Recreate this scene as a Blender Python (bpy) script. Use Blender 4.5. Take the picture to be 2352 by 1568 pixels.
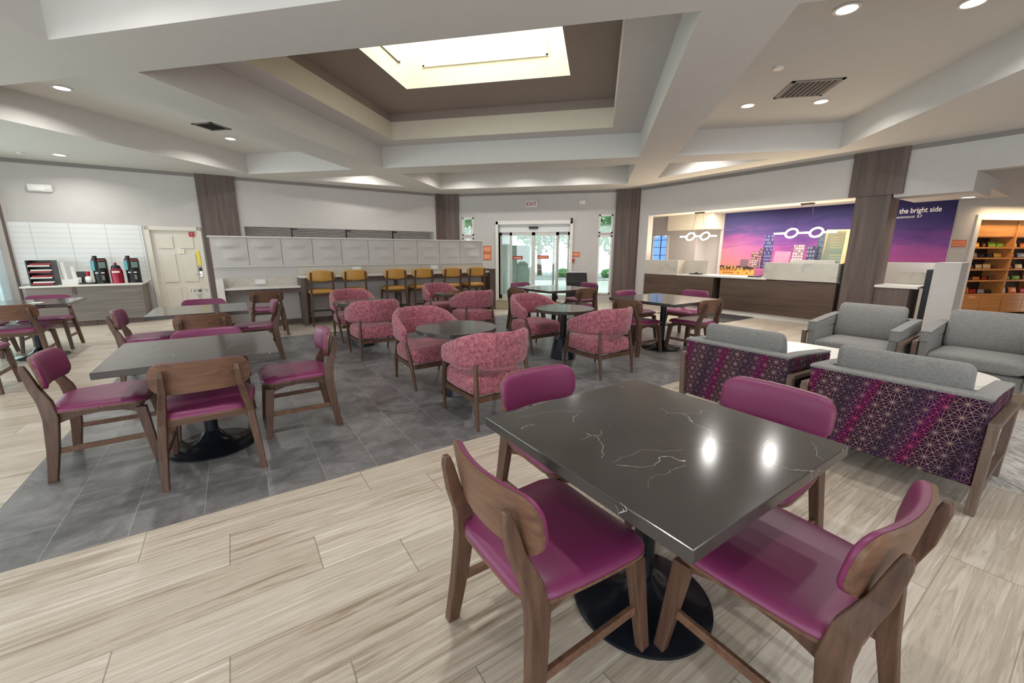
import bpy, bmesh, math, random
from mathutils import Vector, Matrix
random.seed(7)
for o in list(bpy.data.objects): bpy.data.objects.remove(o)
S = bpy.context.scene
COL = S.collection
PI = math.pi
# ---------------------------------------------------------------- camera
def rotm(yaw, pitch, roll):
    return Matrix.Rotation(yaw, 4, 'Z') @ Matrix.Rotation(PI/2+pitch, 4, 'X') @ Matrix.Rotation(roll, 4, 'Z')
cd = bpy.data.cameras.new('camera'); cam = bpy.data.objects.new('camera', cd); COL.objects.link(cam)
cam.matrix_world = Matrix.Translation((0, 0, 1.40)) @ rotm(.2042, -.2143, .00036)
cd.sensor_width = 36; cd.lens = 941.3/2352*36; cd.clip_start = .03; cd.clip_end = 300
S.camera = cam
# ---------------------------------------------------------------- light
S.view_settings.view_transform = 'Standard'; S.view_settings.look = 'None'
S.view_settings.gamma = 1; S.view_settings.use_curve_mapping = False
S.view_settings.exposure = 0.1
W = bpy.data.worlds.new('world'); S.world = W; W.use_nodes = True
WORLD_STRENGTH = 3.0
bg = W.node_tree.nodes['Background']
bg.inputs[0].default_value = (.9, .96, 1, 1); bg.inputs[1].default_value = WORLD_STRENGTH
LAMP_W = 20.0       # each recessed downlight
def area_light(name, loc, energy, size, color=(1, .95, .89), shape='DISK', size_y=None, rot=(0, 0, 0), parent=None, spread=None):
    l = bpy.data.lights.new(name, 'AREA'); l.energy = energy; l.size = size; l.shape = shape; l.color = color
    if size_y: l.size_y = size_y
    if spread: l.spread = spread
    o = bpy.data.objects.new(name, l); COL.objects.link(o); o.location = loc; o.rotation_euler = rot
    if parent: o.parent = parent
    return o
# daylight coming down the skylight shaft, and through the tall window wall behind / left of the camera
area_light('skylight_daylight', (-1.8, 6.15, 5.45), 34, 2.3, (1, .97, .9), 'RECTANGLE', 1.2)
area_light('window_daylight', (-11.6, 1.8, 1.5), 330, 6.5, (.86, .95, 1), 'RECTANGLE', 2.4, (PI/2, 0, -PI/2))

# ---------------------------------------------------------------- frames of the room
TH = .7972
A = Vector((math.cos(TH), math.sin(TH), 0)); B = Vector((-math.sin(TH), math.cos(TH), 0)); Z = Vector((0, 0, 1))
P0 = Vector((1.05, 12.163, 0)); U = -B
def ML(a, p, z=0, rot=0):            # frame of the left (buffet / work bar) wall: x along wall, y into wall
    return Matrix.Translation(A*a + B*p + Z*z) @ Matrix.Rotation(TH+rot, 4, 'Z')
def MW(s, off=0, z=0, rot=0):        # frame of the right (front desk) wall: x along wall to the right, y into wall
    return Matrix.Translation(P0 + U*s + A*off + Z*z) @ Matrix.Rotation(TH-PI/2+rot, 4, 'Z')
VANG = math.radians(20)
def MV(s, off=0, z=0, rot=0):        # frame of the snack wall
    D = Vector((math.cos(VANG), math.sin(VANG), 0)); N = Vector((-D.y, D.x, 0))
    return Matrix.Translation(Vector((6.62, 10.21, 0)) + D*s + N*off + Z*z) @ Matrix.Rotation(VANG+rot, 4, 'Z')
def T(x, y, z=0, r=0): return Matrix.Translation((x, y, z)) @ Matrix.Rotation(r, 4, 'Z')

# ---------------------------------------------------------------- materials
def lin(c):
    return tuple(((v/255)/12.92 if v/255 <= .04045 else ((v/255+.055)/1.055)**2.4) for v in c)+(1,)
class N:
    def __init__(s, name):
        s.m = bpy.data.materials.new(name); s.m.use_nodes = True; s.t = s.m.node_tree; s.n = s.t.nodes
        s.b = s.n['Principled BSDF']
    def new(s, k, **kw):
        x = s.n.new(k)
        for a, v in kw.items(): setattr(x, a, v)
        return x
    def link(s, a, b): s.t.links.new(a, b)
    def put(s, sock, v):
        if hasattr(v, 'is_output'): s.link(v, sock)
        else: sock.default_value = v
    def math(s, op, a, b=0.0, c=None, clamp=False):
        x = s.new('ShaderNodeMath', operation=op, use_clamp=clamp); s.put(x.inputs[0], a); s.put(x.inputs[1], b)
        if c is not None: s.put(x.inputs[2], c)
        return x.outputs[0]
    def coord(s, kind='Object'): return s.new('ShaderNodeTexCoord').outputs[kind]
    def map(s, vec, sc=(1, 1, 1), rot=(0, 0, 0), loc=(0, 0, 0)):
        x = s.new('ShaderNodeMapping'); s.link(vec, x.inputs[0]); x.inputs['Scale'].default_value = sc
        x.inputs['Rotation'].default_value = rot; x.inputs['Location'].default_value = loc; return x.outputs[0]
    def sep(s, v):
        x = s.new('ShaderNodeSeparateXYZ'); s.link(v, x.inputs[0]); return x.outputs
    def comb(s, a, b, c=0.0):
        x = s.new('ShaderNodeCombineXYZ'); s.put(x.inputs[0], a); s.put(x.inputs[1], b); s.put(x.inputs[2], c); return x.outputs[0]
    def noise(s, v, sc, det=4, rough=.55, dist=0.0):
        x = s.new('ShaderNodeTexNoise'); s.link(v, x.inputs['Vector']); x.inputs['Scale'].default_value = sc
        x.inputs['Detail'].default_value = det; x.inputs['Roughness'].default_value = rough; x.inputs['Distortion'].default_value = dist
        return x.outputs[0]
    def ramp(s, f, stops, interp='LINEAR'):
        x = s.new('ShaderNodeValToRGB'); s.link(f, x.inputs[0]); e = x.color_ramp.elements; x.color_ramp.interpolation = interp
        while len(e) < len(stops): e.new(.5)
        for i, (p, c) in enumerate(stops): e[i].position = p; e[i].color = c
        return x.outputs[0]
    def mix(s, f, a, b, mode='MIX'):
        x = s.new('ShaderNodeMix', data_type='RGBA', blend_type=mode); s.put(x.inputs[0], f); s.put(x.inputs[6], a); s.put(x.inputs[7], b)
        return x.outputs[2]
    def bump(s, h, strength=.2, dist=.01):
        x = s.new('ShaderNodeBump'); s.link(h, x.inputs['Height']); x.inputs['Strength'].default_value = strength
        x.inputs['Distance'].default_value = dist; s.link(x.outputs[0], s.b.inputs['Normal'])
    def fin(s, col, rough=.5, metal=0.0, spec=None):
        s.put(s.b.inputs['Base Color'], col); s.put(s.b.inputs['Roughness'], rough); s.b.inputs['Metallic'].default_value = metal
        if spec is not None: s.b.inputs['Specular IOR Level'].default_value = spec
        return s.m
def plain(name, rgb, rough=.5, metal=0.0, var=.06, sc=6, spec=None):
    n = N(name); c = lin(rgb); f = n.noise(n.coord(), sc, 3)
    d = tuple(v*(1-var) for v in c[:3])+(1,); l = tuple(min(1, v*(1+var)) for v in c[:3])+(1,)
    return n.fin(n.ramp(f, [(.3, d), (.7, l)]), rough, metal, spec)
def wood(name, dark, light, axis='z', rough=.42, sc=1.0, spec=.4):
    n = N(name); k = {'x': (1.2, 26, 26), 'y': (26, 1.2, 26), 'z': (26, 26, 1.2)}[axis]
    v = n.map(n.coord(), tuple(q*sc for q in k)); f = n.noise(v, 1.6, 6, .62, .6)
    g = n.noise(n.map(n.coord(), tuple(q*sc*.22 for q in k)), 1.3, 3, .5, 1.2)
    f2 = n.math('ADD', n.math('MULTIPLY', f, .65), n.math('MULTIPLY', g, .35))
    return n.fin(n.ramp(f2, [(.32, lin(dark)), (.66, lin(light))]), rough, 0, spec)
def emit(name, rgb, strength):
    n = N(name); n.b.inputs['Base Color'].default_value = lin(rgb); n.b.inputs['Emission Color'].default_value = lin(rgb)
    n.b.inputs['Emission Strength'].default_value = strength; return n.m
def fabric(name, c1, c2, sc=90, rough=.95, bumpy=.35, sc2=9):
    n = N(name); v = n.coord(); f = n.noise(n.map(v, (1, 1, 1.6)), sc, 2, .7); g = n.noise(v, sc2, 5, .7)
    h = n.math('ADD', n.math('MULTIPLY', f, .5), n.math('MULTIPLY', g, .5))
    n.bump(f, bumpy, .003)
    n.b.inputs['Sheen Weight'].default_value = .25
    return n.fin(n.ramp(h, [(.38, lin(c1)), (.62, lin(c2))]), rough, 0, .15)

def floor_planks():
    n = N('oak_look_plank_tile'); v = n.map(n.coord(), rot=(0, 0, -TH)); x, y, z = n.sep(v)
    r = n.math('DIVIDE', n.math('SUBTRACT', y, 2.58), .26); row = n.math('FLOOR', r); fy = n.math('FRACT', n.math('ADD', r, 1000))
    jo = n.math('SUBTRACT', -.52, n.math('MULTIPLY', n.math('ADD', row, 1), .352))
    q = n.math('DIVIDE', n.math('SUBTRACT', x, jo), 1.056); idx = n.math('FLOOR', q); fx = n.math('FRACT', n.math('ADD', q, 1000))
    wn = n.new('ShaderNodeTexWhiteNoise', noise_dimensions='2D'); n.link(n.comb(row, idx), wn.inputs['Vector']); rnd = wn.outputs['Value']
    gv = n.comb(n.math('ADD', n.math('MULTIPLY', x, .5), n.math('MULTIPLY', rnd, 40)), n.math('ADD', n.math('MULTIPLY', y, 9), n.math('MULTIPLY', rnd, 17)), rnd)
    big = n.noise(gv, 1.25, 5, .62, 1.6)
    gv2 = n.comb(n.math('ADD', n.math('MULTIPLY', x, 1.1), n.math('MULTIPLY', rnd, 31)), n.math('MULTIPLY', y, 48), rnd)
    fine = n.noise(gv2, 1.5, 4, .6, .4)
    ring = n.math('FRACT', n.math('MULTIPLY', big, 5.5))
    ringl = n.math('POWER', n.math('ABSOLUTE', n.math('SUBTRACT', n.math('MULTIPLY', ring, 2), 1)), 3)
    f = n.math('ADD', n.math('ADD', n.math('MULTIPLY', big, .55), n.math('MULTIPLY', fine, .38)), n.math('MULTIPLY', rnd, .12))
    c = n.ramp(f, [(.34, lin((144, 128, 111))), (.46, lin((187, 174, 158))), (.66, lin((216, 207, 196)))])
    c = n.mix(n.math('MULTIPLY', ringl, .42), c, lin((138, 120, 101)))
    wy = n.math('LESS_THAN', n.math('MINIMUM', fy, n.math('SUBTRACT', 1, fy)), .009)
    wx = n.math('LESS_THAN', n.math('MINIMUM', fx, n.math('SUBTRACT', 1, fx)), .0022)
    j = n.math('MAXIMUM', wx, n.math('MULTIPLY', wy, .75))
    c = n.mix(n.math('MULTIPLY', j, .7), c, lin((118, 108, 98)))
    return n.fin(c, n.math('ADD', .27, n.math('MULTIPLY', fine, .12)), 0, .45)
def floor_slate():
    n = N('grey_slate_tile'); v = n.map(n.coord(), rot=(0, 0, -TH)); x, y, z = n.sep(v)
    r = n.math('DIVIDE', n.math('SUBTRACT', x, .03), .3125); row = n.math('FLOOR', r); fr = n.math('FRACT', n.math('ADD', r, 1000))
    q = n.math('DIVIDE', n.math('SUBTRACT', n.math('SUBTRACT', y, 2.9), n.math('MULTIPLY', row, .3125)), .625); fq = n.math('FRACT', n.math('ADD', q, 1000)); idx = n.math('FLOOR', q)
    wn = n.new('ShaderNodeTexWhiteNoise', noise_dimensions='2D'); n.link(n.comb(row, idx), wn.inputs['Vector']); rnd = wn.outputs['Value']
    vv = n.comb(n.math('ADD', x, n.math('MULTIPLY', rnd, 30)), n.math('ADD', y, n.math('MULTIPLY', rnd, 11)), rnd)
    f = n.noise(vv, 3.2, 8, .66, .9); g = n.noise(vv, 14, 5, .7, .5)
    h = n.math('ADD', n.math('ADD', n.math('MULTIPLY', f, .62), n.math('MULTIPLY', g, .3)), n.math('MULTIPLY', rnd, .08))
    c = n.ramp(h, [(.36, lin((80, 79, 80))), (.5, lin((110, 108, 109))), (.66, lin((140, 138, 139)))])
    j = n.math('MAXIMUM', n.math('LESS_THAN', n.math('MINIMUM', fr, n.math('SUBTRACT', 1, fr)), .006), n.math('LESS_THAN', n.math('MINIMUM', fq, n.math('SUBTRACT', 1, fq)), .003))
    c = n.mix(n.math('MULTIPLY', j, .7), c, lin((158, 157, 155)))
    return n.fin(c, n.math('ADD', .24, n.math('MULTIPLY', g, .22)), 0, .5)
def quartz(name, base, base2, vein, rough=.1, sc=1.5, thick=.012, amt=.7, spec=.5):
    n = N(name); v = n.coord(); w = n.noise(v, 2.2, 5, .6); 
    vv = n.new('ShaderNodeVectorMath', operation='ADD'); n.link(v, vv.inputs[0]); 
    sc_ = n.new('ShaderNodeVectorMath', operation='SCALE'); nn = n.new('ShaderNodeTexNoise'); n.link(v, nn.inputs['Vector']); nn.inputs['Scale'].default_value = 1.8; nn.inputs['Detail'].default_value = 6
    n.link(nn.outputs['Color'], sc_.inputs[0]); sc_.inputs['Scale'].default_value = .55; n.link(sc_.outputs[0], vv.inputs[1])
    vo = n.new('ShaderNodeTexVoronoi', feature='DISTANCE_TO_EDGE'); n.link(n.map(vv.outputs[0], (1, 2.2, 1), (0, 0, .5)), vo.inputs['Vector']); vo.inputs['Scale'].default_value = sc
    line = n.math('LESS_THAN', vo.outputs['Distance'], thick)
    msk = n.math('GREATER_THAN', n.noise(v, 2.8, 2, .5), .53)
    msk2 = n.math('MULTIPLY', n.math('MULTIPLY', line, msk), n.math('MULTIPLY', n.noise(v, 26, 2), amt*1.5))
    c = n.ramp(w, [(.3, lin(base)), (.7, lin(base2))])
    return n.fin(n.mix(n.math('MINIMUM', msk2, 1.0), c, lin(vein)), rough, 0, spec)
def star_fabric():
    n = N('purple_star_lattice_fabric'); x, y, z = n.sep(n.coord())
    h = n.math('ADD', x, y)     # the fabric wraps the frame; pattern runs along the width and the height
    a = .082
    tot = None
    for ang, sp in ((90, a*.866), (30, a*.866), (150, a*.866), (0, a*.5), (60, a*.5), (120, a*.5)):
        c_, s_ = math.cos(math.radians(ang)), math.sin(math.radians(ang))
        d = n.math('SUBTRACT', n.math('MULTIPLY', z, c_), n.math('MULTIPLY', h, s_))
        fr = n.math('FRACT', n.math('ADD', n.math('DIVIDE', d, sp), 100.0))
        dist = n.math('MULTIPLY', n.math('MINIMUM', fr, n.math('SUBTRACT', 1, fr)), sp)
        l = n.math('LESS_THAN', dist, .0012); tot = l if tot is None else n.math('MAXIMUM', tot, l)
    k = n.math('FRACT', n.math('ADD', n.math('DIVIDE', n.math('ADD', h, n.math('MULTIPLY', z, -.18)), .30), 10.0))
    lc = n.ramp(k, [(0, lin((140, 112, 112))), (.08, lin((176, 62, 112))), (.15, lin((176, 62, 112))), (.25, lin((150, 126, 120))), (.5, lin((168, 138, 134))), (.76, lin((98, 90, 92))), (.95, lin((140, 112, 112)))])
    bgc = n.ramp(k, [(0, lin((66, 22, 60))), (.25, lin((50, 24, 44))), (.7, lin((46, 28, 48))), (1, lin((58, 26, 58)))])
    return n.fin(n.mix(n.math('MULTIPLY', tot, .9), bgc, lc), .9, 0, .1)
def wall_tile():
    n = N('white_subway_tile'); x, y, z = n.sep(n.coord())
    fx = n.math('FRACT', n.math('ADD', n.math('DIVIDE', x, .37), 100)); fz = n.math('FRACT', n.math('ADD', n.math('DIVIDE', n.math('SUBTRACT', z, .79), .0975), 100))
    j = n.math('MAXIMUM', n.math('LESS_THAN', fx, .02), n.math('LESS_THAN', fz, .06))
    w = n.noise(n.coord(), 5, 3)
    n.bump(w, .15, .02)
    return n.fin(n.mix(n.math('MULTIPLY', j, .6), lin((214, 216, 214)), lin((150, 152, 152))), .18, 0, .5)
def wave_paper():
    n = N('grey_wave_pattern_wallcovering'); v = n.coord(); x, y, z = n.sep(v)
    w = n.new('ShaderNodeTexWave', wave_type='BANDS', bands_direction='Z'); n.link(n.map(v, (.7, 1, 3.2)), w.inputs['Vector'])
    w.inputs['Scale'].default_value = 2.6; w.inputs['Distortion'].default_value = 5; w.inputs['Detail'].default_value = 1.5; w.inputs['Detail Scale'].default_value = 1.2
    return n.fin(n.ramp(w.outputs[0], [(.05, lin((70, 66, 66))), (.25, lin((176, 170, 166))), (.9, lin((196, 190, 186)))]), .8)
def relief_panel():
    return plain('white_relief_panel', (200, 196, 192), .55, var=.02)
def mural_mat():
    n = N('sunset_sky_print'); v = n.coord(); x, y, z = n.sep(v)
    t = n.math('DIVIDE', n.math('SUBTRACT', z, .75), 1.78)
    nz = n.noise(n.map(v, (.7, .7, 3.4)), 1.9, 6, .6, .8)
    t2 = n.math('ADD', t, n.math('MULTIPLY', n.math('SUBTRACT', nz, .5), .42))
    left = n.ramp(t2, [(0, lin((150, 92, 88))), (.14, lin((226, 150, 118))), (.36, lin((196, 130, 140))), (.58, lin((170, 92, 140))), (.74, lin((92, 80, 128))), (.95, lin((74, 82, 132)))])
    right = n.ramp(t2, [(0, lin((120, 66, 120))), (.3, lin((150, 72, 128))), (.5, lin((98, 58, 120))), (.68, lin((60, 48, 100))), (.85, lin((42, 36, 84))), (1, lin((34, 32, 76)))])
    f = n.math('MULTIPLY', n.math('SUBTRACT', x, 0.2), .42, clamp=True)
    return n.fin(n.mix(f, left, right), .6, 0, .2)
def rug_mat():
    n = N('streaked_grey_rug'); f = n.noise(n.map(n.coord(), (14, 2.2, 1), (0, 0, .0)), 2.4, 7, .75)
    return n.fin(n.ramp(f, [(.35, lin((110, 106, 104))), (.5, lin((168, 164, 160))), (.65, lin((206, 202, 198)))]), .95, 0, .1)
def window_glass(name, tint=(.9, 1, .97), alpha=.12):
    n = N(name); tr = n.new('ShaderNodeBsdfTransparent'); tr.inputs[0].default_value = tint+(1,)
    gl = n.new('ShaderNodeBsdfGlossy'); gl.inputs['Roughness'].default_value = .03
    mx = n.new('ShaderNodeMixShader'); mx.inputs[0].default_value = alpha; n.link(tr.outputs[0], mx.inputs[1]); n.link(gl.outputs[0], mx.inputs[2])
    n.link(mx.outputs[0], n.n['Material Output'].inputs[0]); return n.m
M = dict(
    plank=floor_planks(), slate=floor_slate(),
    wall=plain('warm_grey_wall_paint', (194, 190, 187), .85, var=.02),
    ceil=plain('ceiling_paint', (212, 209, 205), .9, var=.015), taupe=plain('taupe_recess_paint', (160, 147, 139), .85, var=.02),
    frieze=plain('cream_frieze_paint', (226, 219, 202), .8, var=.02), shaft=plain('cream_shaft_paint', (238, 233, 214), .8, var=.02),
    trim=plain('white_trim_paint', (226, 222, 216), .4, var=.02), crown=plain('grey_edge_trim', (132, 126, 122), .6, var=.02),
    walnut=wood('walnut', (60, 41, 32), (106, 77, 61), 'z'), walnutx=wood('walnut_board', (78, 54, 42), (126, 92, 72), 'x', sc=.8),
    clad=wood('taupe_laminate_vertical', (74, 62, 58), (112, 97, 90), 'z', .5, .35), deskw=wood('dark_laminate_horizontal', (72, 57, 48), (104, 84, 72), 'x', .45, .55),
    buffw=wood('grey_laminate_horizontal', (104, 97, 91), (142, 134, 127), 'x', .45, .5), blackw=plain('dark_espresso', (38, 30, 27), .5),
    vinyl=plain('plum_vinyl', (118, 42, 84), .42, var=.05, sc=3, spec=.5), table=quartz('charcoal_quartz', (62, 58, 56), (71, 66, 64), (205, 200, 192), .14, 2.3, .0022, .8),
    marble=quartz('cream_marble', (188, 180, 168), (206, 199, 188), (140, 130, 118), .25, 1.6, .03, .35), white=plain('white_solid_surface', (226, 222, 214), .3, var=.02),
    navy=plain('black_powder_coat', (22, 26, 34), .22, .2, .05, spec=.5), pink=fabric('rose_chenille', (94, 42, 58), (194, 120, 130), 120, sc2=32),
    grey=fabric('grey_tweed', (106, 104, 102), (138, 136, 133), 170, sc2=75), star=star_fabric(), must=plain('mustard_vinyl', (188, 140, 62), .4, var=.05),
    tile=wall_tile(), wave=wave_paper(), relief=relief_panel(), mural=mural_mat(), rug=rug_mat(),
    glass=window_glass('clear_glass'), black=plain('black_plastic', (18, 18, 20), .35), chrome=plain('brushed_chrome', (200, 200, 200), .2, 1.0, .03),
    door=plain('cream_door_paint', (218, 212, 200), .45, var=.02), lens=emit('lamp_lens', (255, 246, 232), 9), led=emit('led_tube', (255, 236, 214), 14),
    red=plain('red_plastic', (176, 32, 44), .4), cred=plain('crimson_steel', (150, 24, 52), .3, .3), orange=plain('orange_sign', (208, 112, 74), .5), salmon=plain('salmon_sign', (232, 160, 120), .5),
    paper=plain('white_paper', (236, 234, 230), .7, var=.01), yellow=plain('yellow_paper', (232, 216, 92), .6, var=.02), teal=plain('teal_label', (96, 168, 180), .4), plastic=plain('white_plastic', (224, 224, 222), .35, var=.01),
    mat=plain('charcoal_mat', (62, 60, 62), .9, var=.15, sc=60), omat=plain('olive_entrance_mat', (120, 108, 84), .95, var=.15, sc=60),
    pave=plain('concrete_paving', (205, 202, 196), .9, var=.06, sc=.8), asphalt=plain('asphalt', (150, 150, 150), .9, var=.08), leaf=plain('leaves', (92, 140, 84), .7, var=.5, sc=5), trunk=plain('bark', (104, 86, 70), .9),
    oak=wood('honey_oak_laminate', (172, 112, 60), (208, 148, 88), 'x', .45, .6), oakd=wood('oak_shelf_back', (44, 30, 22), (66, 46, 34), 'z', .6, .6),
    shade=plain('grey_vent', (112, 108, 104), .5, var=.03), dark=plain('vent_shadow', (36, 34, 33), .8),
)
PR = {}
def sheer():
    n = N('white_sheer_curtain'); d = n.new('ShaderNodeBsdfDiffuse'); d.inputs[0].default_value = (.8, .83, .85, 1); t = n.new('ShaderNodeBsdfTranslucent'); t.inputs[0].default_value = (.85, .92, .95, 1)
    mx = n.new('ShaderNodeMixShader'); mx.inputs[0].default_value = .6; n.link(d.outputs[0], mx.inputs[1]); n.link(t.outputs[0], mx.inputs[2]); n.link(mx.outputs[0], n.n['Material Output'].inputs[0]); return n.m
M['sheer'] = sheer()
def paint(rgb, rough=.5):
    k = tuple(rgb)
    if k not in PR: PR[k] = plain('paint_%d_%d_%d' % k, rgb, rough, var=.06)
    return PR[k]

# ---------------------------------------------------------------- mesh helpers
class MB:
    def __init__(s, M0=None): s.bm = bmesh.new(); s.M = M0 or Matrix.Identity(4)
    def v(s, p): return s.bm.verts.new(s.M @ Vector(p))
    def f(s, vs):
        try: return s.bm.faces.new(vs)
        except ValueError: return None
    def box(s, x0, x1, y0, y1, z0, z1, m=None):
        m = m or Matrix.Identity(4)
        V = [s.v(m @ Vector((x, y, z))) for z in (z0, z1) for y in (y0, y1) for x in (x0, x1)]
        for q in ((0, 2, 3, 1), (4, 5, 7, 6), (0, 1, 5, 4), (2, 6, 7, 3), (0, 4, 6, 2), (1, 3, 7, 5)): s.f([V[i] for i in q])
        return s
    def loft(s, rings):
        R = [[s.v(p) for p in r] for r in rings]
        for a, b in zip(R, R[1:]):
            k = len(a)
            for i in range(k): s.f([a[i], a[(i+1) % k], b[(i+1) % k], b[i]])
        s.f(list(reversed(R[0]))); s.f(R[-1]); return s
    def posts(s, st):      # st: (x,y,z,hx,hy) rectangular sections bottom to top
        return s.loft([[(x-a, y-b, z), (x+a, y-b, z), (x+a, y+b, z), (x-a, y+b, z)] for x, y, z, a, b in st])
    def rod(s, pts, rad, k=10):
        pts = [Vector(p) for p in pts]; rr = rad if isinstance(rad, (list, tuple)) else [rad]*len(pts)
        rings = []; up = None
        for i, p in enumerate(pts):
            d = (pts[min(i+1, len(pts)-1)] - pts[max(i-1, 0)]).normalized()
            if up is None: up = Vector((0, 0, 1)) if abs(d.z) < .9 else Vector((1, 0, 0))
            x = d.cross(up).normalized(); up = x.cross(d).normalized()
            rings.append([p + (x*math.cos(2*PI*j/k) + up*math.sin(2*PI*j/k))*rr[i] for j in range(k)])
        return s.loft(rings)
    def bar(s, p, q, w, h):   # rectangular bar between points; w horizontal, h vertical-ish
        p = Vector(p); q = Vector(q); d = (q-p).normalized(); up = Z if abs(d.z) < .95 else Vector((0, 1, 0)); x = d.cross(up).normalized(); u2 = x.cross(d).normalized()
        return s.loft([[c - x*w/2 - u2*h/2, c + x*w/2 - u2*h/2, c + x*w/2 + u2*h/2, c - x*w/2 + u2*h/2] for c in (p, q)])
    def lathe(s, prof, k=40, cx=0, cy=0):
        rings = [[(cx+r*math.cos(2*PI*j/k), cy+r*math.sin(2*PI*j/k), z) for j in range(k)] for r, z in prof]
        return s.loft(rings)
    def prism(s, poly, z0, z1):
        return s.loft([[(x, y, z0) for x, y in poly], [(x, y, z1) for x, y in poly]])
    def slab(s, us, vf, top, bot, fn, nv=12):
        # two skins over the strip v in vf(u), closed all round; fn(u, v, w) -> point
        grid = []
        for sgn in (top, bot):
            G = []
            for u in us:
                a, b = vf(u); row = []
                for j in range(nv+1):
                    t = (1-math.cos(PI*j/nv))/2; v = a+(b-a)*t
                    row.append(s.v(fn(u, v, sgn(u, v, 2*t-1))))
                G.append(row)
            grid.append(G)
        g, h = grid; n = len(us)
        for i in range(n-1):
            for j in range(nv):
                s.f([g[i][j], g[i+1][j], g[i+1][j+1], g[i][j+1]]); s.f([h[i][j], h[i][j+1], h[i+1][j+1], h[i+1][j]])
        for i in range(n-1):
            s.f([g[i][0], h[i][0], h[i+1][0], g[i+1][0]]); s.f([g[i][nv], g[i+1][nv], h[i+1][nv], h[i][nv]])
        for j in range(nv):
            s.f([g[0][j], g[0][j+1], h[0][j+1], h[0][j]]); s.f([g[n-1][j], h[n-1][j], h[n-1][j+1], g[n-1][j+1]])
        return s
    def build(s, name, mat, parent=None, bevel=0, smooth=None, seg=2):
        bmesh.ops.remove_doubles(s.bm, verts=s.bm.verts, dist=1e-6)
        bmesh.ops.recalc_face_normals(s.bm, faces=s.bm.faces)
        me = bpy.data.meshes.new(name); s.bm.to_mesh(me); s.bm.free()
        me.materials.append(mat)
        if smooth:
            for p in me.polygons: p.use_smooth = True
            me.set_sharp_from_angle(angle=math.radians(smooth))
        o = bpy.data.objects.new(name, me); COL.objects.link(o)
        if parent: o.parent = parent
        if bevel:
            m = o.modifiers.new('edge', 'BEVEL'); m.width = bevel; m.segments = seg; m.limit_method = 'ANGLE'; m.angle_limit = math.radians(40)
        return o
def tag(o, label=None, cat=None, group=None, kind=None):
    if label: o['label'] = label
    if cat: o['category'] = cat
    if group: o['group'] = group
    if kind: o['kind'] = kind
    return o
def struct(o): o['kind'] = 'structure'; return o
def root(name, m, label, cat, group=None):
    o = bpy.data.objects.new(name, None); o.empty_display_size = .1; COL.objects.link(o); o.matrix_world = m
    return tag(o, label, cat, group)
def dup(src, m, label=None, group=None):
    def rec(o, par):
        c = o.copy(); COL.objects.link(c)
        if par: c.parent = par
        for ch in KIDS.get(o.name, []): rec(ch, c)
        return c
    if src.name not in KIDS:
        def scan(o):
            KIDS[o.name] = [x for x in bpy.data.objects if x.parent == o]
            for x in KIDS[o.name]: scan(x)
        scan(src)
    r = rec(src, None); r.matrix_world = m
    if label: r['label'] = label
    if group: r['group'] = group
    return r
KIDS = {}
USED = set()
def place(proto, m, label, group=None):
    if proto.name not in USED:
        USED.add(proto.name)
        if proto.name not in KIDS:
            def scan(o):
                KIDS[o.name] = [x for x in bpy.data.objects if x.parent == o]
                for x in KIDS[o.name]: scan(x)
            scan(proto)
        proto.matrix_world = m; proto['label'] = label
        if group: proto['group'] = group
        return proto
    return dup(proto, m, label, group)
def rr_us(L, r, n=14, k=5):   # samples along a length with dense ends
    us = [-L + r*(1-math.cos(PI/2*i/k)) for i in range(k+1)]; e = [-u for u in reversed(us)]
    mid = [us[-1] + (e[0]-us[-1])*i/n for i in range(1, n)]
    return us + mid + e
def inset(u, L, r):
    d = L-abs(u)
    return 0 if d >= r else r - math.sqrt(max(0, r*r-(r-d)**2))
def text(body, size, mat, m, parent=None, name='lettering', extrude=.001, sx=1.0, bold=0.0):
    c = bpy.data.curves.new(name, 'FONT'); c.body = body; c.size = size; c.extrude = extrude; c.align_x = 'CENTER'; c.align_y = 'CENTER'; c.offset = bold
    t = bpy.data.objects.new('tmp', c); COL.objects.link(t)
    me = bpy.data.meshes.new_from_object(t.evaluated_get(bpy.context.evaluated_depsgraph_get()))
    bpy.data.objects.remove(t); me.transform(m @ Matrix.Rotation(PI/2, 4, 'X') @ Matrix.Diagonal((sx, 1, 1, 1)))
    me.materials.clear(); me.materials.append(mat)
    o = bpy.data.objects.new(name, me); COL.objects.link(o)
    if parent: o.parent = parent
    return o

# ================================================================ SETTING
ZS, ZC = 3.10, 3.51
struct(MB().box(-16, 16, -4, 12.5, -.2, 0).build('floor', M['plank']))
mb = MB(Matrix.Rotation(TH, 4, 'Z')); mb.box(-1.23, 7.3, 2.58, 7.8, 0, .002); struct(mb.build('floor', M['slate']))
# ceiling: soffit plane at ZS with coffers
def ring(x0, x1, y0, y1): return [(x0, y0), (x1, y0), (x1, y1), (x0, y1)]
COF = [ring(-4.45, .65, 3.6, 8.33), ring(-7.74, -5.16, 3.57, 8.33), ring(-4.37, .635, 8.97, 11.34), ring(1.295, 3.87, 3.64, 8.37),
       [(-7.15, 9.05), (-5.1, 9.05), (-5.1, 10.75)], [(1.275, 9.0), (3.04, 9.0), (1.275, 10.7)],
       ring(-4.5, .65, -1.8, 2.96), ring(1.295, 3.87, -1.8, 3.0), ring(-7.74, -5.16, -1.8, 2.96)]
bm = bmesh.new()
def loop(poly, z):
    vs = [bm.verts.new((x, y, z)) for x, y in poly]
    return vs, [bm.edges.new((vs[i], vs[(i+1) % len(vs)])) for i in range(len(vs))]
es = loop([(-16, -4), (16, -4), (16, 14), (-16, 14)], ZS)[1]; holes = []
for c in COF:
    vs, e = loop(c, ZS); es += e; holes.append(vs)
bmesh.ops.triangle_fill(bm, use_beauty=True, edges=es, normal=(0, 0, -1))
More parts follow.
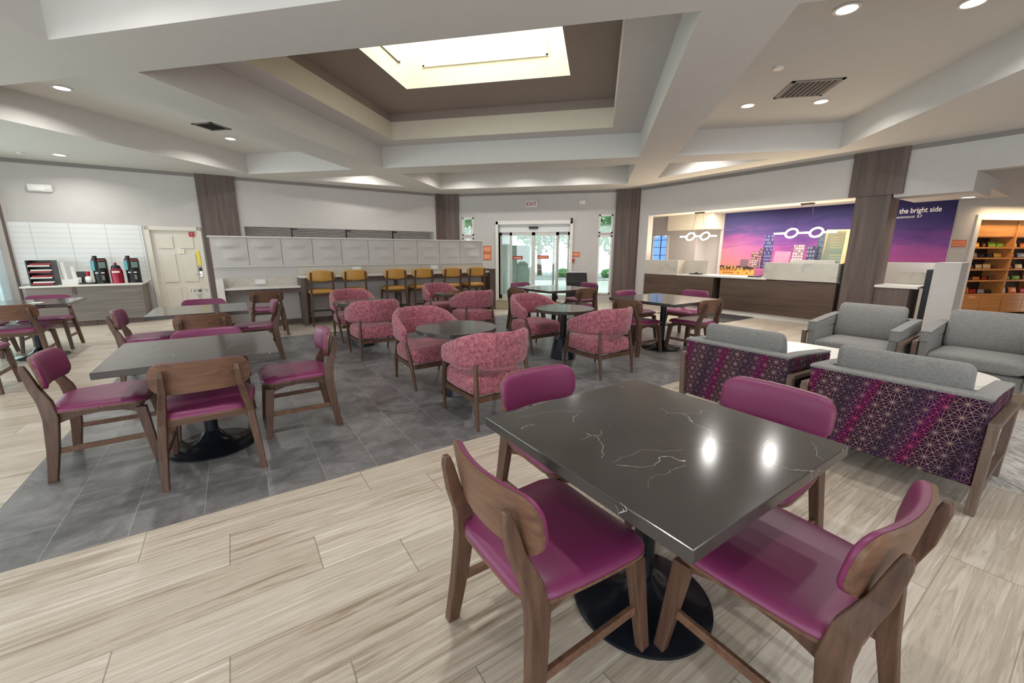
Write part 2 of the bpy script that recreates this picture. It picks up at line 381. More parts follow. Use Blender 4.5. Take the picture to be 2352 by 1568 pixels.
for i, (c, vs) in enumerate(zip(COF, holes)):
    tv = [bm.verts.new((x, y, ZC)) for x, y in c]
    for k in range(len(c)): bm.faces.new((vs[k], vs[(k+1) % len(c)], tv[(k+1) % len(c)], tv[k]))
    if i: bm.faces.new(tv)
    else:
        iv = [bm.verts.new((x, y, ZC)) for x, y in ring(-4.0, .145, 4.0, 7.91)]
        for k in range(4): bm.faces.new((tv[k], tv[(k+1) % 4], iv[(k+1) % 4], iv[k]))
me = bpy.data.meshes.new('ceiling'); bm.to_mesh(me); bm.free(); me.materials.append(M['ceil'])
co = bpy.data.objects.new('ceiling', me); COL.objects.link(co); struct(co)
def tube_walls(poly, z0, z1, mat, name, parent=None):
    mb = MB(); a = [mb.v((x, y, z0)) for x, y in poly]; b = [mb.v((x, y, z1)) for x, y in poly]
    for k in range(len(poly)): mb.f([a[k], a[(k+1) % len(poly)], b[(k+1) % len(poly)], b[k]])
    return mb.build(name, mat, parent)
struct(tube_walls(ring(-4.0, .145, 4.0, 7.91), ZC, 3.83, M['frieze'], 'trim_1'))
struct(tube_walls(ring(-4.0, .145, 4.0, 7.91), 3.83, 3.97, M['taupe'], 'ceiling'))
mb = MB(); a = [mb.v((x, y, 3.97)) for x, y in ring(-4.0, .145, 4.0, 7.91)]; b = [mb.v((x, y, 3.97)) for x, y in ring(-3.15, -.53, 5.45, 6.83)]
for k in range(4): mb.f([a[k], a[(k+1) % 4], b[(k+1) % 4], b[k]])
struct(mb.build('ceiling', M['taupe']))
struct(tube_walls(ring(-3.15, -.53, 5.45, 6.83), 3.97, 5.5, M['shaft'], 'ceiling'))
mb = MB()      # panel moulding inside the shaft
for (x0, x1, y) in ((-2.86, -.86, 6.83),):
    mb.box(x0, x1, y-.02, y, 4.25, 4.29).box(x0, x1, y-.02, y, 4.75, 4.79).box(x0, x0+.04, y-.02, y, 4.25, 4.79).box(x1-.04, x1, y-.02, y, 4.25, 4.79)
mb.box(-3.15, -3.13, 5.7, 6.6, 4.25, 4.29).box(-3.15, -3.13, 5.7, 6.6, 4.75, 4.79).box(-3.15, -3.13, 5.7, 5.74, 4.25, 4.79).box(-3.15, -3.13, 6.56, 6.6, 4.25, 4.79)
struct(mb.build('trim_2', M['shaft'], bevel=.006))
# roof above, so that no sky light leaks in round the coffers
mb = MB(); mb.box(-16, -3.2, -4, 14, 5.6, 5.7).box(-.5, 16, -4, 14, 5.6, 5.7).box(-3.2, -.5, -4, 5.42, 5.6, 5.7).box(-3.2, -.5, 6.86, 14, 5.6, 5.7)
struct(mb.build('ceiling', M['ceil']))

def wall(m, L, H, t, ops=(), x0=0, z0=0):     # wall box in frame m, openings (s0,s1,za,zb)
    mb = MB(m); xs = sorted({x0, L, *[o[0] for o in ops], *[o[1] for o in ops]})
    for a, b in zip(xs, xs[1:]):
        zz = sorted((o[2], o[3]) for o in ops if o[0] <= a+1e-6 and o[1] >= b-1e-6); c = z0
        for za, zb in zz:
            if za > c+1e-6: mb.box(a, b, 0, t, c, za)
            c = max(c, zb)
        if c < H-1e-6: mb.box(a, b, 0, t, c, H)
    return mb
# left wall (buffet, service door, niche)
mb = wall(ML(0, 11.95), 5.42, ZS, .15, [(-1.44, -.5, 0, 1.93), (.36, 5.2, 1.6, 2.0)], -3.42)
struct(mb.build('wall_left', M['wall']))
mb = MB(ML(0, 11.95)); mb.box(.2, 5.35, .32, .37, 1.5, 2.1)
struct(mb.build('wall_niche', M['wave']))
mb = MB(ML(0, 11.95)); mb.box(.25, 5.3, .15, .45, 1.55, 1.6).box(.25, 5.3, .15, .45, 2.0, 2.05).box(5.2, 5.3, .15, .45, 1.6, 2.0); struct(mb.build('wall_niche', M['wall']))
mb = MB(ML(0, 11.95)); mb.box(-3.42, -.45, -.02, 0, 3.03, 3.1).box(.28, 5.25, -.02, 0, 3.03, 3.1); struct(mb.build('trim_3', M['crown']))
mb = MB(ML(0, 11.95)); mb.box(-3.42, -1.5, -.008, 0, .79, 1.965); struct(mb.build('wall_tile_left', M['tile']))
# far wall with entrance; openings: sliding door, two sidelights
YD = 12.35
mb = wall(T(0, YD), .87, ZS, .2, [(-2.97, -.84, 0, 2.22), (-4.1, -3.74, .25, 1.82), (-4.1, -3.74, 1.9, 2.42), (-.03, .35, .2, 1.87), (-.03, .35, 1.93, 2.44)], -4.66)
struct(mb.build('wall_far', M['wall']))
mb = MB(T(0, YD)); mb.box(-4.2, .4, -.02, 0, 3.03, 3.1); struct(mb.build('trim_4', M['crown']))
# right wall over the front desk
mb = wall(MW(0), 9.5, ZS, .2, [(.3, 4.77, 0, 2.36), (4.77, 5.3, 0, 2.5), (5.3, 6.22, 0, 2.31), (6.22, 9.5, 0, 2.6)], -.29)
struct(mb.build('wall_right', M['wall']))
mb = MB(MW(0)); mb.box(0, 4.66, -.02, 0, 3.03, 3.1).box(5.42, 9.5, -.02, 0, 3.03, 3.1); struct(mb.build('trim_5', M['crown']))
mb = MB(MW(0)); mb.box(0, .3, -.03, 0, 0, .1); struct(mb.build('baseboard_right', M['trim']))
mb = MB(T(0, YD)); mb.box(-.84+.1, -.03, -.02, 0, 0, .1).box(-3.7, -3.07, -.02, 0, 0, .1); struct(mb.build('baseboard_far', M['trim']))
# window wall at the far left and the right-hand side wall
mb = wall(Matrix.Translation((-10.92, 5.93, 0)) @ Matrix.Rotation(-PI/2, 4, 'Z'), 9.9, ZS, .15, [(.35, 2.6, .3, 2.2), (3.0, 5.4, .3, 2.2), (5.8, 8.2, .3, 2.2)])
for v in mb.bm.verts: v.co.x = -10.92 - (v.co.x+10.92) if v.co.x > -10.9 else v.co.x
struct(mb.build('wall_side', M['wall']))
struct(MB().box(9.3, 9.45, -4, 11.15, 0, ZS).build('wall_right_side', M['wall']))
# back office behind the front desk
OFF = 2.5
mb = wall(MW(0, 2.2), .35, 2.49, .12, [(-1.2, -.62, 1.1, 1.92)], -1.5)
struct(mb.build('wall_office', M['wall']))
mb = MB(MW(0)); mb.box(.35, 1.0, 2.72, 2.84, 0, 2.49).box(.27, .35, 2.32, 2.72, 0, 2.49); struct(mb.build('wall_office', M['wall']))
mb = MB(MW(0)); mb.box(.9, 5.66, OFF+.02, OFF+.12, 0, 2.52).box(-1.6, -1.5, 1.1, 2.3, 0, 2.5).box(-1.55, -.85, 1.0, 1.1, 0, 2.5).box(-.9, -.8, .5, 1.1, 0, 2.5); struct(mb.build('wall_mural', M['wall']))
mb = MB(MW(0)); mb.box(-.5, .98, 1.95, 2.72, 2.05, 2.49); struct(mb.build('wall_office', M['frieze']))
mb = MB(MW(0)); mb.box(-.3, 5.35, .2, 1.0, 2.49, 2.56).box(-1.6, 5.35, 1.0, 3.4, 2.49, 2.56); struct(mb.build('ceiling', M['ceil']))
mb = MB(MW(0)); mb.box(-.3, 5.28, .2, 1.1, 2.415, 2.49); struct(mb.build('ceiling', M['frieze']))
mb = MB(MW(0)); mb.box(5.28, 6.22, 0.2, 1.3, 2.31, 2.62).box(5.28, 6.22, 1.3, 3.2, 2.45, 2.62); struct(mb.build('wall_soffit', M['wall']))
mb = MB(MV(0)); mb.box(.45, 1.12, 0, .15, 0, 3.1).box(1.12, 4.2, 0, .15, 2.12, 3.1).box(3.6, 6.5, 0, .15, 0, 2.12); struct(mb.build('wall_snack', M['wall']))
mb = MB(MV(0)); mb.box(1.03, 1.14, -.03, .02, 0, 2.16).box(1.03, 3.7, -.03, .02, 2.06, 2.16); struct(mb.build('trim_6', M['trim'], bevel=.006))
mb = MB(MW(0)); mb.box(4.6, 5.85, 1.5, 1.6, 0, 1.21); struct(mb.build('wall_half', M['wall']))
mb = MB(MW(0)); mb.box(5.98, 6.28, .0, .5, 0, 1.24); struct(mb.build('wall_half', M['wall']))
# wood-clad piers
def pier(m, x0, x1, y0, y1, z0, z1, extra=None):
    mb = MB(m); mb.box(x0, x1, y0, y1, z0, z1); return struct(mb.build('column', M['clad'], bevel=.004))
pier(ML(0, 11.95), -.45, .28, -.07, 0, 0, ZS); pier(ML(0, 11.95), -3.62, -3.42, -.06, .2, 0, ZS)
mb = MB(); q = A*5.28 + B*11.95; q2 = A*5.28+B*11.87
mb.prism([(q.x, q.y), (q2.x, q2.y), (-4.62, 12.26), (-4.2, 12.27), (-4.2, 12.36), (-4.8, 12.45)], 0, ZS); struct(mb.build('column', M['clad']))
r1 = P0; r0 = P0 - A*.07
mb = MB(); mb.prism([(.41, 12.36), (.41, 12.28), (.8, 12.27), (r0.x, r0.y), (r1.x, r1.y), (.9, 12.42)], 0, ZS); struct(mb.build('column', M['clad']))
pier(MW(0), 4.68, 5.42, -.05, .0, 2.36, ZS); pier(MW(0), 4.79, 5.28, -.03, .45, 0, 2.5)

# --- service door in the left wall
D = struct(MB(ML(0, 11.95)).box(-1.38, -.56, .03, .07, .01, 1.87).build('door_1', M['door']))
mb = MB(ML(0, 11.95))
for x in (-1.27, -.91):
    for z0, z1 in ((.14, .62), (.74, 1.36), (1.48, 1.74)):
        mb.box(x, x+.26, .012, .03, z0, z1)
mb.build('door_panel', M['door'], D, bevel=.008)
mb = MB(ML(0, 11.95)); mb.box(-.62, -.57, -.0, .03, .84, .97); lk = mb.build('lock_plate', M['chrome'], D)
mb = MB(ML(0, 11.95)); mb.box(-.625, -.565, -.012, .03, .98, 1.05); mb.build('lock_reader', M['black'], D)
MB(ML(0, 11.95)).rod([(-.6, 0, .9), (-.6, -.05, .9), (-.7, -.05, .9)], .009).build('door_handle', M['chrome'], D)
mb = MB(ML(0, 11.95)); mb.box(-1.46, -1.38, -.03, .06, 0, 1.95).box(-.56, -.48, -.03, .06, 0, 1.95).box(-1.46, -.48, -.03, .06, 1.87, 1.95); struct(mb.build('trim_7', M['door'], bevel=.006))
tag(MB(ML(0, 11.95)).box(-.64, -.57, .0, .03, 1.1, 1.42).build('door_notice', M['yellow']), 'tall yellow paper notice on the edge of the panelled service door', 'notice')
t = root('door_sign', ML(-.9, 11.95, 1.42), 'small cream sign with a round symbol on the service door', 'sign')
MB().box(-.06, .06, .0, .014, -.05, .05).build('plate', M['paper'], t); MB(Matrix.Rotation(PI/2, 4, 'X')).lathe([(.0, 0), (.022, 0), (.022, .004)], 16).build('symbol', M['yellow'], t)
t = root('fire_notice', ML(-.66, 11.95, 1.79), 'little red fire notice at the top corner of the service door', 'sign')
MB().box(-.05, .05, .01, .03, -.05, .05).build('plate', M['red'], t); text('?', .07, M['paper'], T(0, .008, 0), t)

# --- sliding entrance
D = struct(MB(T(0, YD)).box(-3.05, -2.97, -.06, .2, 0, 2.3).box(-.84, -.76, -.06, .2, 0, 2.3).box(-3.05, -.76, -.06, .2, 2.2, 2.3).build('door_2', M['trim'], bevel=.006))
mb = MB(T(0, YD)); mb.box(-2.97, -.84, .05, .2, 1.98, 2.2); mb.build('header', M['plastic'], D)
MB(T(0, YD)).box(-2.05, -1.78, -.02, .05, 2.08, 2.14).build('motion_sensor', M['black'], D, bevel=.008)
def leaf(x0, x1, y, z1=1.98):
    f = MB(T(0, YD)); f.box(x0, x0+.05, y, y+.05, 0, z1).box(x1-.05, x1, y, y+.05, 0, z1).box(x0, x1, y, y+.05, z1-.09, z1).box(x0, x1, y, y+.05, 0, .12)
    f = f.build('sliding_panel', paint((206, 203, 196)), D); MB(T(0, YD)).box(x0+.05, x1-.05, y+.02, y+.028, .12, z1-.09).build('pane', M['glass'], f)
leaf(-2.95, -2.6, .12); leaf(-2.62, -1.92, .06); leaf(-1.92, -1.2, .06); leaf(-1.22, -.86, .12)
def door_sticker(x, z, w, lab):
    t = root('door_sticker', T(x, YD+.05, z), lab, 'sticker')
    MB().box(-w/2, w/2, 0, .004, -.05, .05).build('band', M['cred'], t); MB().box(-w/2+.03, w/2-.03, -.004, 0, -.025, .02).build('print_strip', M['salmon'], t)
door_sticker(-2.4, 1.24, .3, 'red sticker on the left sliding glass door'); door_sticker(-1.62, 1.26, .34, 'red sticker on the right sliding glass door')
# vestibule beyond the door
mb = MB(T(0, YD)); 
for x in (-2.35, -1.55, -.9): mb.box(x, x+.07, 2.0, 2.07, 0, 2.3)
mb.box(-3.1, -.7, 2.0, 2.07, 1.95, 2.3).box(-3.1, -.7, 2.0, 2.07, 0, .12).box(-3.1, -3.0, .2, 2.07, 0, 2.4).box(-.8, -.7, .2, 2.07, 0, .5)
struct(mb.build('trim_8', paint((206, 203, 196))))
mb = MB(T(0, YD)); mb.box(-3.2, -.6, .2, 2.1, 2.3, 2.4); struct(mb.build('ceiling', M['ceil']))
tag(MB(T(0, YD)).box(-2.78, -2.2, 1.1, 1.5, 0, 1.62).build('display_case', paint((196, 206, 202)), bevel=.01), 'grey green upright cabinet standing inside the glass entrance vestibule', 'cabinet')
def sidelight(nm, x0, x1, zs, ):
    f = MB(T(0, YD))
    for z0, z1 in zs:
        f.box(x0, x0+.04, -.02, .1, z0, z1).box(x1-.04, x1, -.02, .1, z0, z1).box(x0, x1, -.02, .1, z0, z0+.04).box(x0, x1, -.02, .1, z1-.04, z1)
    f = struct(f.build(nm, M['trim']))
    for z0, z1 in zs: MB(T(0, YD)).box(x0+.04, x1-.04, .04, .046, z0+.04, z1-.04).build('pane', M['glass'], f)
sidelight('window_1', -4.1, -3.74, ((.25, 1.82), (1.9, 2.42))); sidelight('window_2', -.03, .35, ((.2, 1.87), (1.93, 2.44)))
WM = MW(0, 2.2)
f = struct(MB(WM).box(-1.2, -1.17, -.03, .12, 1.1, 1.92).box(-.65, -.58, -.03, .12, 1.1, 1.92).box(-1.2, -.62, -.03, .12, 1.06, 1.1).build('window_3', M['trim']))
mb = MB(WM); arc = [(-.91+.29*math.cos(a), 1.82+.1*math.sin(a)) for a in [PI*i/14 for i in range(15)]]
mb.loft([[(x, .05, z) for x, z in arc]+[(-1.2, .05, 1.1), (-.62, .05, 1.1)], [(x, .06, z) for x, z in arc]+[(-1.2, .06, 1.1), (-.62, .06, 1.1)]])
mb.build('pane', emit('blue_daylight_pane', (120, 170, 232), .9), f)
mb = MB(WM); mb.box(-.92, -.90, .03, .05, 1.1, 1.92)
for z in (1.3, 1.55, 1.78): mb.box(-1.18, -.64, .03, .05, z, z+.015)
mb.build('glazing_bar', paint((70, 84, 104)), f)
for i, y0 in enumerate((5.58, 2.93, .13)):
    f = MB(); y1 = y0-(2.25 if i == 0 else 2.4)
    for y in (y0-.05, (y0+y1)/2-.025, y1): f.box(-11.07, -10.95, y, y+.05, .3, 2.2)
    f.box(-11.07, -10.95, y1, y0, .3, .35).box(-11.07, -10.95, y1, y0, 2.15, 2.2); f = struct(f.build('window_%d' % (i+4), M['trim']))
    MB().box(-11.02, -11.012, y1+.05, y0-.05, .35, 2.15).build('pane', M['glass'], f)
def curtain(y0, y1, lab):
    mb = MB(); n = int((y0-y1)/.02); f_, b_ = [], []
    for i in range(n+1):
        y = y0-(y0-y1)*i/n; x = -10.86+.025*math.sin(i*.9); f_.append((x, y)); b_.append((x-.006, y))
    mb.prism(f_+b_[::-1], .05, 2.5); return tag(mb.build('curtain', M['sheer'], smooth=60), lab, 'curtain')
curtain(5.7, 5.25, 'white curtain gathered beside the corner pier at the left edge')

# ================================================================ CEILING THINGS
def make_downlight():
    t = root('recessed_downlight', T(0, 0), 'x', 'ceiling light', 'recessed ceiling downlights')
    MB().lathe([(.085, 0), (.105, -.002), (.105, -.008), (.08, -.010), (.078, 0)], 32).build('trim_ring', M['trim'], t, smooth=40)
    MB().lathe([(.0005, -.003), (.076, -.003), (.076, -.007), (.0005, -.007)], 32).build('lens', M['lens'], t)
    area_light('lamp_light', (0, 0, -.012), LAMP_W, .14, (1, .965, .92), parent=t, spread=math.radians(150))
    return t
DL = make_downlight()
for x, y, z, lab in ((2.06, 4.69, ZC, 'bright recessed downlight near the top of the picture in the right coffer'), (3.07, 4.80, ZC, 'recessed downlight cut by the top edge at the far right'),
                     (2.05, 7.19, ZC, 'recessed downlight in the right coffer, left of the square air vent'), (3.02, 7.22, ZC, 'recessed downlight beside the right corner of the square air vent'),
                     (-7.01, 4.65, ZC, 'recessed downlight in the left coffer nearest to the camera'), (-6.95, 7.17, ZC, 'recessed downlight in the left coffer beside the small vent'),
                     (-9.51, 6.06, ZS, 'recessed downlight in the low ceiling before the buffet wall')):
    place(DL, T(x, y, z), lab)
for x, y, z in ((-3.6, 10.6, ZC), (-.5, 10.6, ZC), (-2.0, 10.6, ZC), (-5.6, 9.6, ZC), (1.75, 9.5, ZC), (-3.4, 2.0, ZC), (-.6, 2.0, ZC), (2.5, 2.2, ZC), (-6.4, 2.0, ZC)):
    dup(DL, T(x, y, z), 'round recessed ceiling downlight hidden up inside a coffer', 'downlights hidden in the coffers')
t = place(DL, T(6.02, 8.62, 2.308), 'recessed downlight in the low ceiling in front of the mural corner')
t = place(DL, MW(1.9, 1.35, 2.488), 'recessed downlight in the ceiling over the front desk')
def vent(m, w, l, label, slats):
    t = root('air_vent', m, label, 'vent')
    MB().box(-w, w, -l, -l+.04, -.012, 0).box(-w, w, l-.04, l, -.012, 0).box(-w, -w+.04, -l, l, -.012, 0).box(w-.04, w, -l, l, -.012, 0).build('frame', M['shade'], t)
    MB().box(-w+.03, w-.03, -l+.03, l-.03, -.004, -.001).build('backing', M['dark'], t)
    for i in range(slats):
        x = -w+.06+(2*w-.12)*i/(slats-1); MB(T(x, 0, -.008) @ Matrix.Rotation(.6, 4, 'Y')).box(-.012, .012, -l+.04, l-.04, -.002, .002).build('slat', M['shade'], t)
vent(T(2.6, 6.65, ZC), .3, .3, 'large square louvred air vent in the right coffer ceiling', 9)
vent(T(-6.6, 6.45, ZC), .2, .2, 'small louvred air vent in the left coffer ceiling', 6)
tag(MB(T(1.96, 5.88, ZC)).lathe([(.0, 0), (.06, 0), (.055, -.02), (.0, -.024)], 24).build('smoke_detector', M['plastic'], smooth=40), 'round flat ceiling speaker disc in the right coffer near the vent', 'detector')
tag(MB(T(-9.98, 5.8, ZS)).lathe([(.0, 0), (.05, 0), (.045, -.02), (.0, -.024)], 24).build('smoke_detector', M['plastic'], smooth=40), 'small round detector on the low ceiling at the far left', 'detector')

# wall fittings
t = root('exit_sign', T(-1.97, YD, 2.77), 'white EXIT sign with red letters high above the entrance', 'sign')
MB().box(-.17, .17, -.05, 0, -.09, .09).build('housing', M['plastic'], t, bevel=.008); text('EXIT', .15, M['red'], T(0, -.052, -.005), t, bold=.003)
t = root('alarm_strobe', T(-.52, YD, 2.78), 'small white alarm strobe high on the wall right of the exit sign', 'alarm')
MB().box(-.09, .09, -.03, 0, -.055, .055).build('body', M['plastic'], t, bevel=.006); MB().box(.0, .07, -.05, -.03, -.04, .04).build('strobe_lens', M['paper'], t)
t = root('emergency_light', ML(-2.86, 11.95, 2.6), 'white emergency light unit high on the wall above the buffet', 'light')
MB().box(-.17, .17, -.07, 0, -.07, .07).build('housing', M['plastic'], t, bevel=.03); MB().box(-.1, .07, -.074, -.06, -.045, .045).build('diffuser', M['paper'], t, bevel=.004)
MB(T(.12, -.072, 0) @ Matrix.Rotation(PI/2, 4, 'X')).lathe([(.0, 0), (.03, 0), (.03, .015), (.0, .015)], 16).build('lamp_head', M['plastic'], t)
def sign(m, w, h, lab, mat=None, lines=()):
    t = root('notice_sign', m, lab, 'sign'); MB().box(-w/2, w/2, -.012, 0, -h/2, h/2).build('plate', mat or M['orange'], t)
    for z, hh in lines: MB().box(-w/2+.025, w/2-.025, -.015, -.012, z-hh/2, z+hh/2).build('print_block', M['salmon'], t)
sign(T(-3.33, YD, 1.38), .25, .42, 'tall orange notice on the wall left of the entrance', lines=((.11, .13), (-.11, .13)))
sign(T(-.66, YD, 1.34), .25, .14, 'small orange notice on the wall right of the entrance', lines=((0, .05),))
sign(MV(.72, 0, 1.585), .4, .14, 'flat salmon red sign on the wall beside the snack alcove', lines=((.02, .025), (-.03, .02)))
tag(MB(T(-.74, YD, 1.17)).box(-.05, .05, -.05, 0, -.05, .05).build('fire_alarm_pull', M['red'], bevel=.01), 'red fire alarm pull box right of the entrance door', 'alarm')
tag(MB(T(-.80, YD, 2.3)).box(-.03, .03, -.1, -.06, -.06, .06).build('wall_camera', M['black'], bevel=.015), 'little black camera on the entrance frame top corner', 'camera')

# ================================================================ FRONT DESK
t = root('front_desk', MW(0), 'long reception counter of dark wood with raised marble fronts', 'reception desk')
mb = MB(); mb.box(.27, 2.3, 0, .6, .1, .82).box(1.31, 2.3, -.02, 0, .1, .82); mb.build('base_cabinet', M['deskw'], t)
MB().box(2.46, 3.42, 0, .6, .1, .82).build('base_cabinet', M['deskw'], t)
MB(T(3.42, 0, 0, -.035)).box(0, 1.3, 0, .6, .1, .82).build('base_cabinet', M['deskw'], t)
MB().box(2.3, 2.46, .25, .6, .0, .82).build('recess', M['blackw'], t)
mb = MB(); mb.box(.27, 4.7, .03, .58, 0, .1); mb.build('plinth', M['white'], t)
MB().box(1.29, 3.46, -.03, .62, .825, .865).build('counter_top', M['white'], t, bevel=.004)
MB().box(.27, 1.31, -.01, .3, .825, 1.2).build('marble_front', M['marble'], t, bevel=.003); MB().box(1.31, 1.94, .3, .33, .865, 1.2).build('marble_front', M['marble'], t)
MB(T(3.42, 0, 0, -.035)).box(-.03, 1.3, -.015, .3, .84, 1.19).build('marble_front', M['marble'], t, bevel=.003)
MB(T(3.42, 0, 0, -.035)).box(.3, 1.1, .34, .38, .9, 1.25).build('back_screen', M['white'], t)
tag(MB(MW(1.75, .12, .865)).box(-.14, .14, -.08, .08, 0, .025).box(-.02, .04, -.02, .02, .025, .05).build('desk_phone', M['black'], bevel=.006), 'small black device lying on the left part of the counter', 'device')
tag(MB(MW(3.15, .14, .865)).box(-.12, .12, -.08, .08, 0, .03).build('card_reader', M['black'], bevel=.008), 'flat black card reader on the counter beside the right marble front', 'device')
tag(MB(MW(4.85, 0, 0)).box(-.11, -.08, .05, .5, 0, 1.2).build('desk_end_panel', M['black']), 'narrow black panel between the desk end and the pier', 'panel')
# lower accessible desk right of the pier
t = root('side_desk', MW(0), 'low dark wood desk with cream top right of the big pier', 'desk')
MB().box(5.28, 5.74, .0, .6, 0, .8).build('base_cabinet', M['clad'], t); MB().box(5.25, 5.84, -.03, .62, .8, .84).build('counter_top', M['white'], t, bevel=.004)
MB().box(5.42, 5.86, .58, .62, .84, 1.06).build('backsplash', M['marble'], t)
tag(MB(MW(0)).box(5.87, 5.96, .15, 1.3, .0, 1.12).build('kiosk_cabinet', M['black'], bevel=.01), 'tall black cabinet side between the side desk and the short wall', 'cabinet')
# mural
mu = root('wall_mural', MW(0, OFF), 'huge sunset city skyline mural behind the front desk', 'mural')
MB().box(1.0, 5.65, 0, .015, .3, 2.49).build('sky_print', M['mural'], mu)
def bmat(rgb, wc, cw, chh, x0, z0):
    n = N('printed_facade'); x, y, z = n.sep(n.coord())
    u = n.math('DIVIDE', n.math('SUBTRACT', x, x0), cw); v = n.math('DIVIDE', n.math('SUBTRACT', z, z0), chh)
    wn = n.new('ShaderNodeTexWhiteNoise', noise_dimensions='2D'); n.link(n.comb(n.math('FLOOR', u), n.math('FLOOR', v)), wn.inputs['Vector'])
    fu = n.math('FRACT', u); fv = n.math('FRACT', v)
    on = n.math('MULTIPLY', n.math('GREATER_THAN', wn.outputs['Value'], .35), n.math('MULTIPLY', n.math('GREATER_THAN', fu, .3), n.math('GREATER_THAN', fv, .4)))
    return n.fin(n.mix(n.math('MULTIPLY', on, .75), lin(rgb), lin(wc)), .6)
def bld(x0, x1, z1, rgb, z0=.9, cols=0, rows=0, wc=(200, 190, 180), slant=.03):
    m_ = MB(); MT = bmat(rgb, wc, (x1-x0)/max(cols, 1), (z1-z0)/max(rows, 1), x0, z0) if cols else paint(rgb)
    m_.loft([[(x0, -.003, z0), (x1, -.003, z0), (x1+slant, -.003, z1), (x0+slant*1.2, -.003, z1+.01)], [(x0, 0, z0), (x1, 0, z0), (x1+slant, 0, z1), (x0+slant*1.2, 0, z1+.01)]])
    m_.build('printed_building', MT, mu)
bld(1.0, 1.95, 1.02, (52, 38, 40), .93, 10, 2, (250, 190, 110), 0)
bld(1.0, 1.98, .93, (226, 150, 70), .70, 12, 3, (90, 50, 40), 0)
bld(1.55, 1.78, 1.2, (120, 98, 104), .98, 4, 4, (60, 44, 60)); bld(1.82, 2.05, 1.2, (110, 84, 92), .98, 4, 4, (210, 180, 180)); bld(1.84, 2.02, 1.4, (92, 64, 76), 1.2, 3, 3, (200, 150, 130))
bld(2.02, 2.16, 1.5, (88, 60, 84), .98, 3, 8, (190, 130, 130)); bld(2.12, 2.36, 1.84, (48, 44, 92), .98, 5, 10, (120, 116, 160))
bld(2.36, 3.0, 1.1, (70, 56, 112), .98, 8, 2, (120, 90, 130), 0); bld(2.42, 2.8, 1.42, (196, 124, 150), 1.1, 7, 3, (150, 110, 150)); bld(2.85, 3.1, 1.58, (130, 108, 122), 1.06, 4, 8, (214, 190, 190))
bld(3.16, 3.42, 1.54, (52, 48, 78), 1.06, 4, 5, (120, 126, 150)); bld(3.36, 3.56, 1.86, (74, 92, 108), 1.06, 3, 12, (40, 48, 66))
bld(3.5, 4.02, 1.92, (206, 190, 148), 1.06); bld(3.54, 3.9, 1.88, (112, 158, 158), 1.06, 1, 14, (190, 200, 180)); bld(3.98, 4.22, 1.98, (196, 150, 96), 1.0); bld(4.02, 4.14, 1.9, (118, 90, 44), 1.0)
text('the bright side', .145, M['paper'], T(5.12, -.004, 2.25), mu, name='mural_lettering', extrude=.002, sx=.76, bold=.002)
text('summutcol  B.F', .075, M['paper'], T(4.97, -.004, 2.13), mu, name='mural_lettering', extrude=.001, sx=.85)
# LED pendants
def pendant(m, L, drop, label):
    t = root('led_pendant', m, label, 'pendant light', 'looped light pendants over the desk')
    r = .115
    def arc_(cx, a0, a1, n=18): return [(cx+r*math.cos(a0+(a1-a0)*i/n), .05*math.sin(a0+(a1-a0)*i/n), r*.8*math.sin(a0+(a1-a0)*i/n)) for i in range(n+1)]
    tb = MB(); tb.rod([(-L/2, 0, 0), (-L*.2-r, 0, 0)], .018)
    tb.rod(arc_(-L*.2, PI, -PI, 28), .018); tb.rod([(-L*.2+r, 0, 0), (L*.2-r, 0, 0)], .018); tb.rod(arc_(L*.2, PI, -PI, 28), .018); tb.rod([(L*.2+r, 0, 0), (L/2, 0, 0)], .018)
    tb.build('light_tube', M['led'], t, smooth=60)
    MB().box(-.12, .12, -.04, .04, drop-.03, drop).build('canopy', M['black'], t)
    for x in (-1, 1): MB().rod([(x*.09, 0, drop-.03), (x*.2, 0, .02)], .003, 6).build('wire', M['black'], t)
pendant(MW(1.27, .8, 1.81), 1.02, .605, 'looped glowing tube pendant over the left end of the desk')
pendant(MW(3.72, .8, 1.81), 1.17, .605, 'looped glowing tube pendant over the right end of the desk')
area_light('desk_fill', MW(2.5, .5, 1.27).translation, 55, 4.2, (1, .80, .54), 'RECTANGLE', .08, (PI, 0, TH-PI/2))  # added fill with no fixture, shines up to warm the header underside
area_light('office_fill', MW(2.6, 1.6, 2.46).translation, 95, 3.2, (1, .9, .78), 'RECTANGLE', .5, (0, 0, TH-PI/2))  # unseen fill added to brighten the mural and back office
# snack alcove
sn = root('snack_shelving', MV(0), 'honey oak shelving full of snacks in the lit alcove', 'shelving')
MB().box(1.14, 3.7, .5, .52, 0, 2.12).build('back_panel', M['oakd'], sn); MB().box(1.185, 3.4, .1, .13, 1.73, 2.1).build('upper_door', M['oak'], sn)
for x in (1.14, 2.28, 3.4): MB().box(x, x+.045, .08, .5, 0, 2.1).build('upright', M['oak'], sn)
SHZ = (1.51, 1.29, 1.05, .81, .51)
for z in SHZ:
    for x in (1.185, 2.325): MB().box(x, x+1.09, .08, .5, z-.03, z).build('shelf', M['oak'], sn)
for x in (1.185, 1.735, 2.325, 2.87): MB().box(x+.005, x+.54, .06, .5, .1, .475).build('drawer_front', M['oak'], sn, bevel=.003)
MB().box(1.4, 1.56, .045, .06, .43, .47).build('label_tag', M['salmon'], sn)
MB().box(1.185, 3.4, .13, .5, 1.71, 1.74).build('upper_shelf', M['oak'], sn)
area_light('alcove_light', MV(2.1, -.25, 2.25).translation, 18, 2.0, (1, .72, .42), 'RECTANGLE', .1, (.35, 0, VANG))
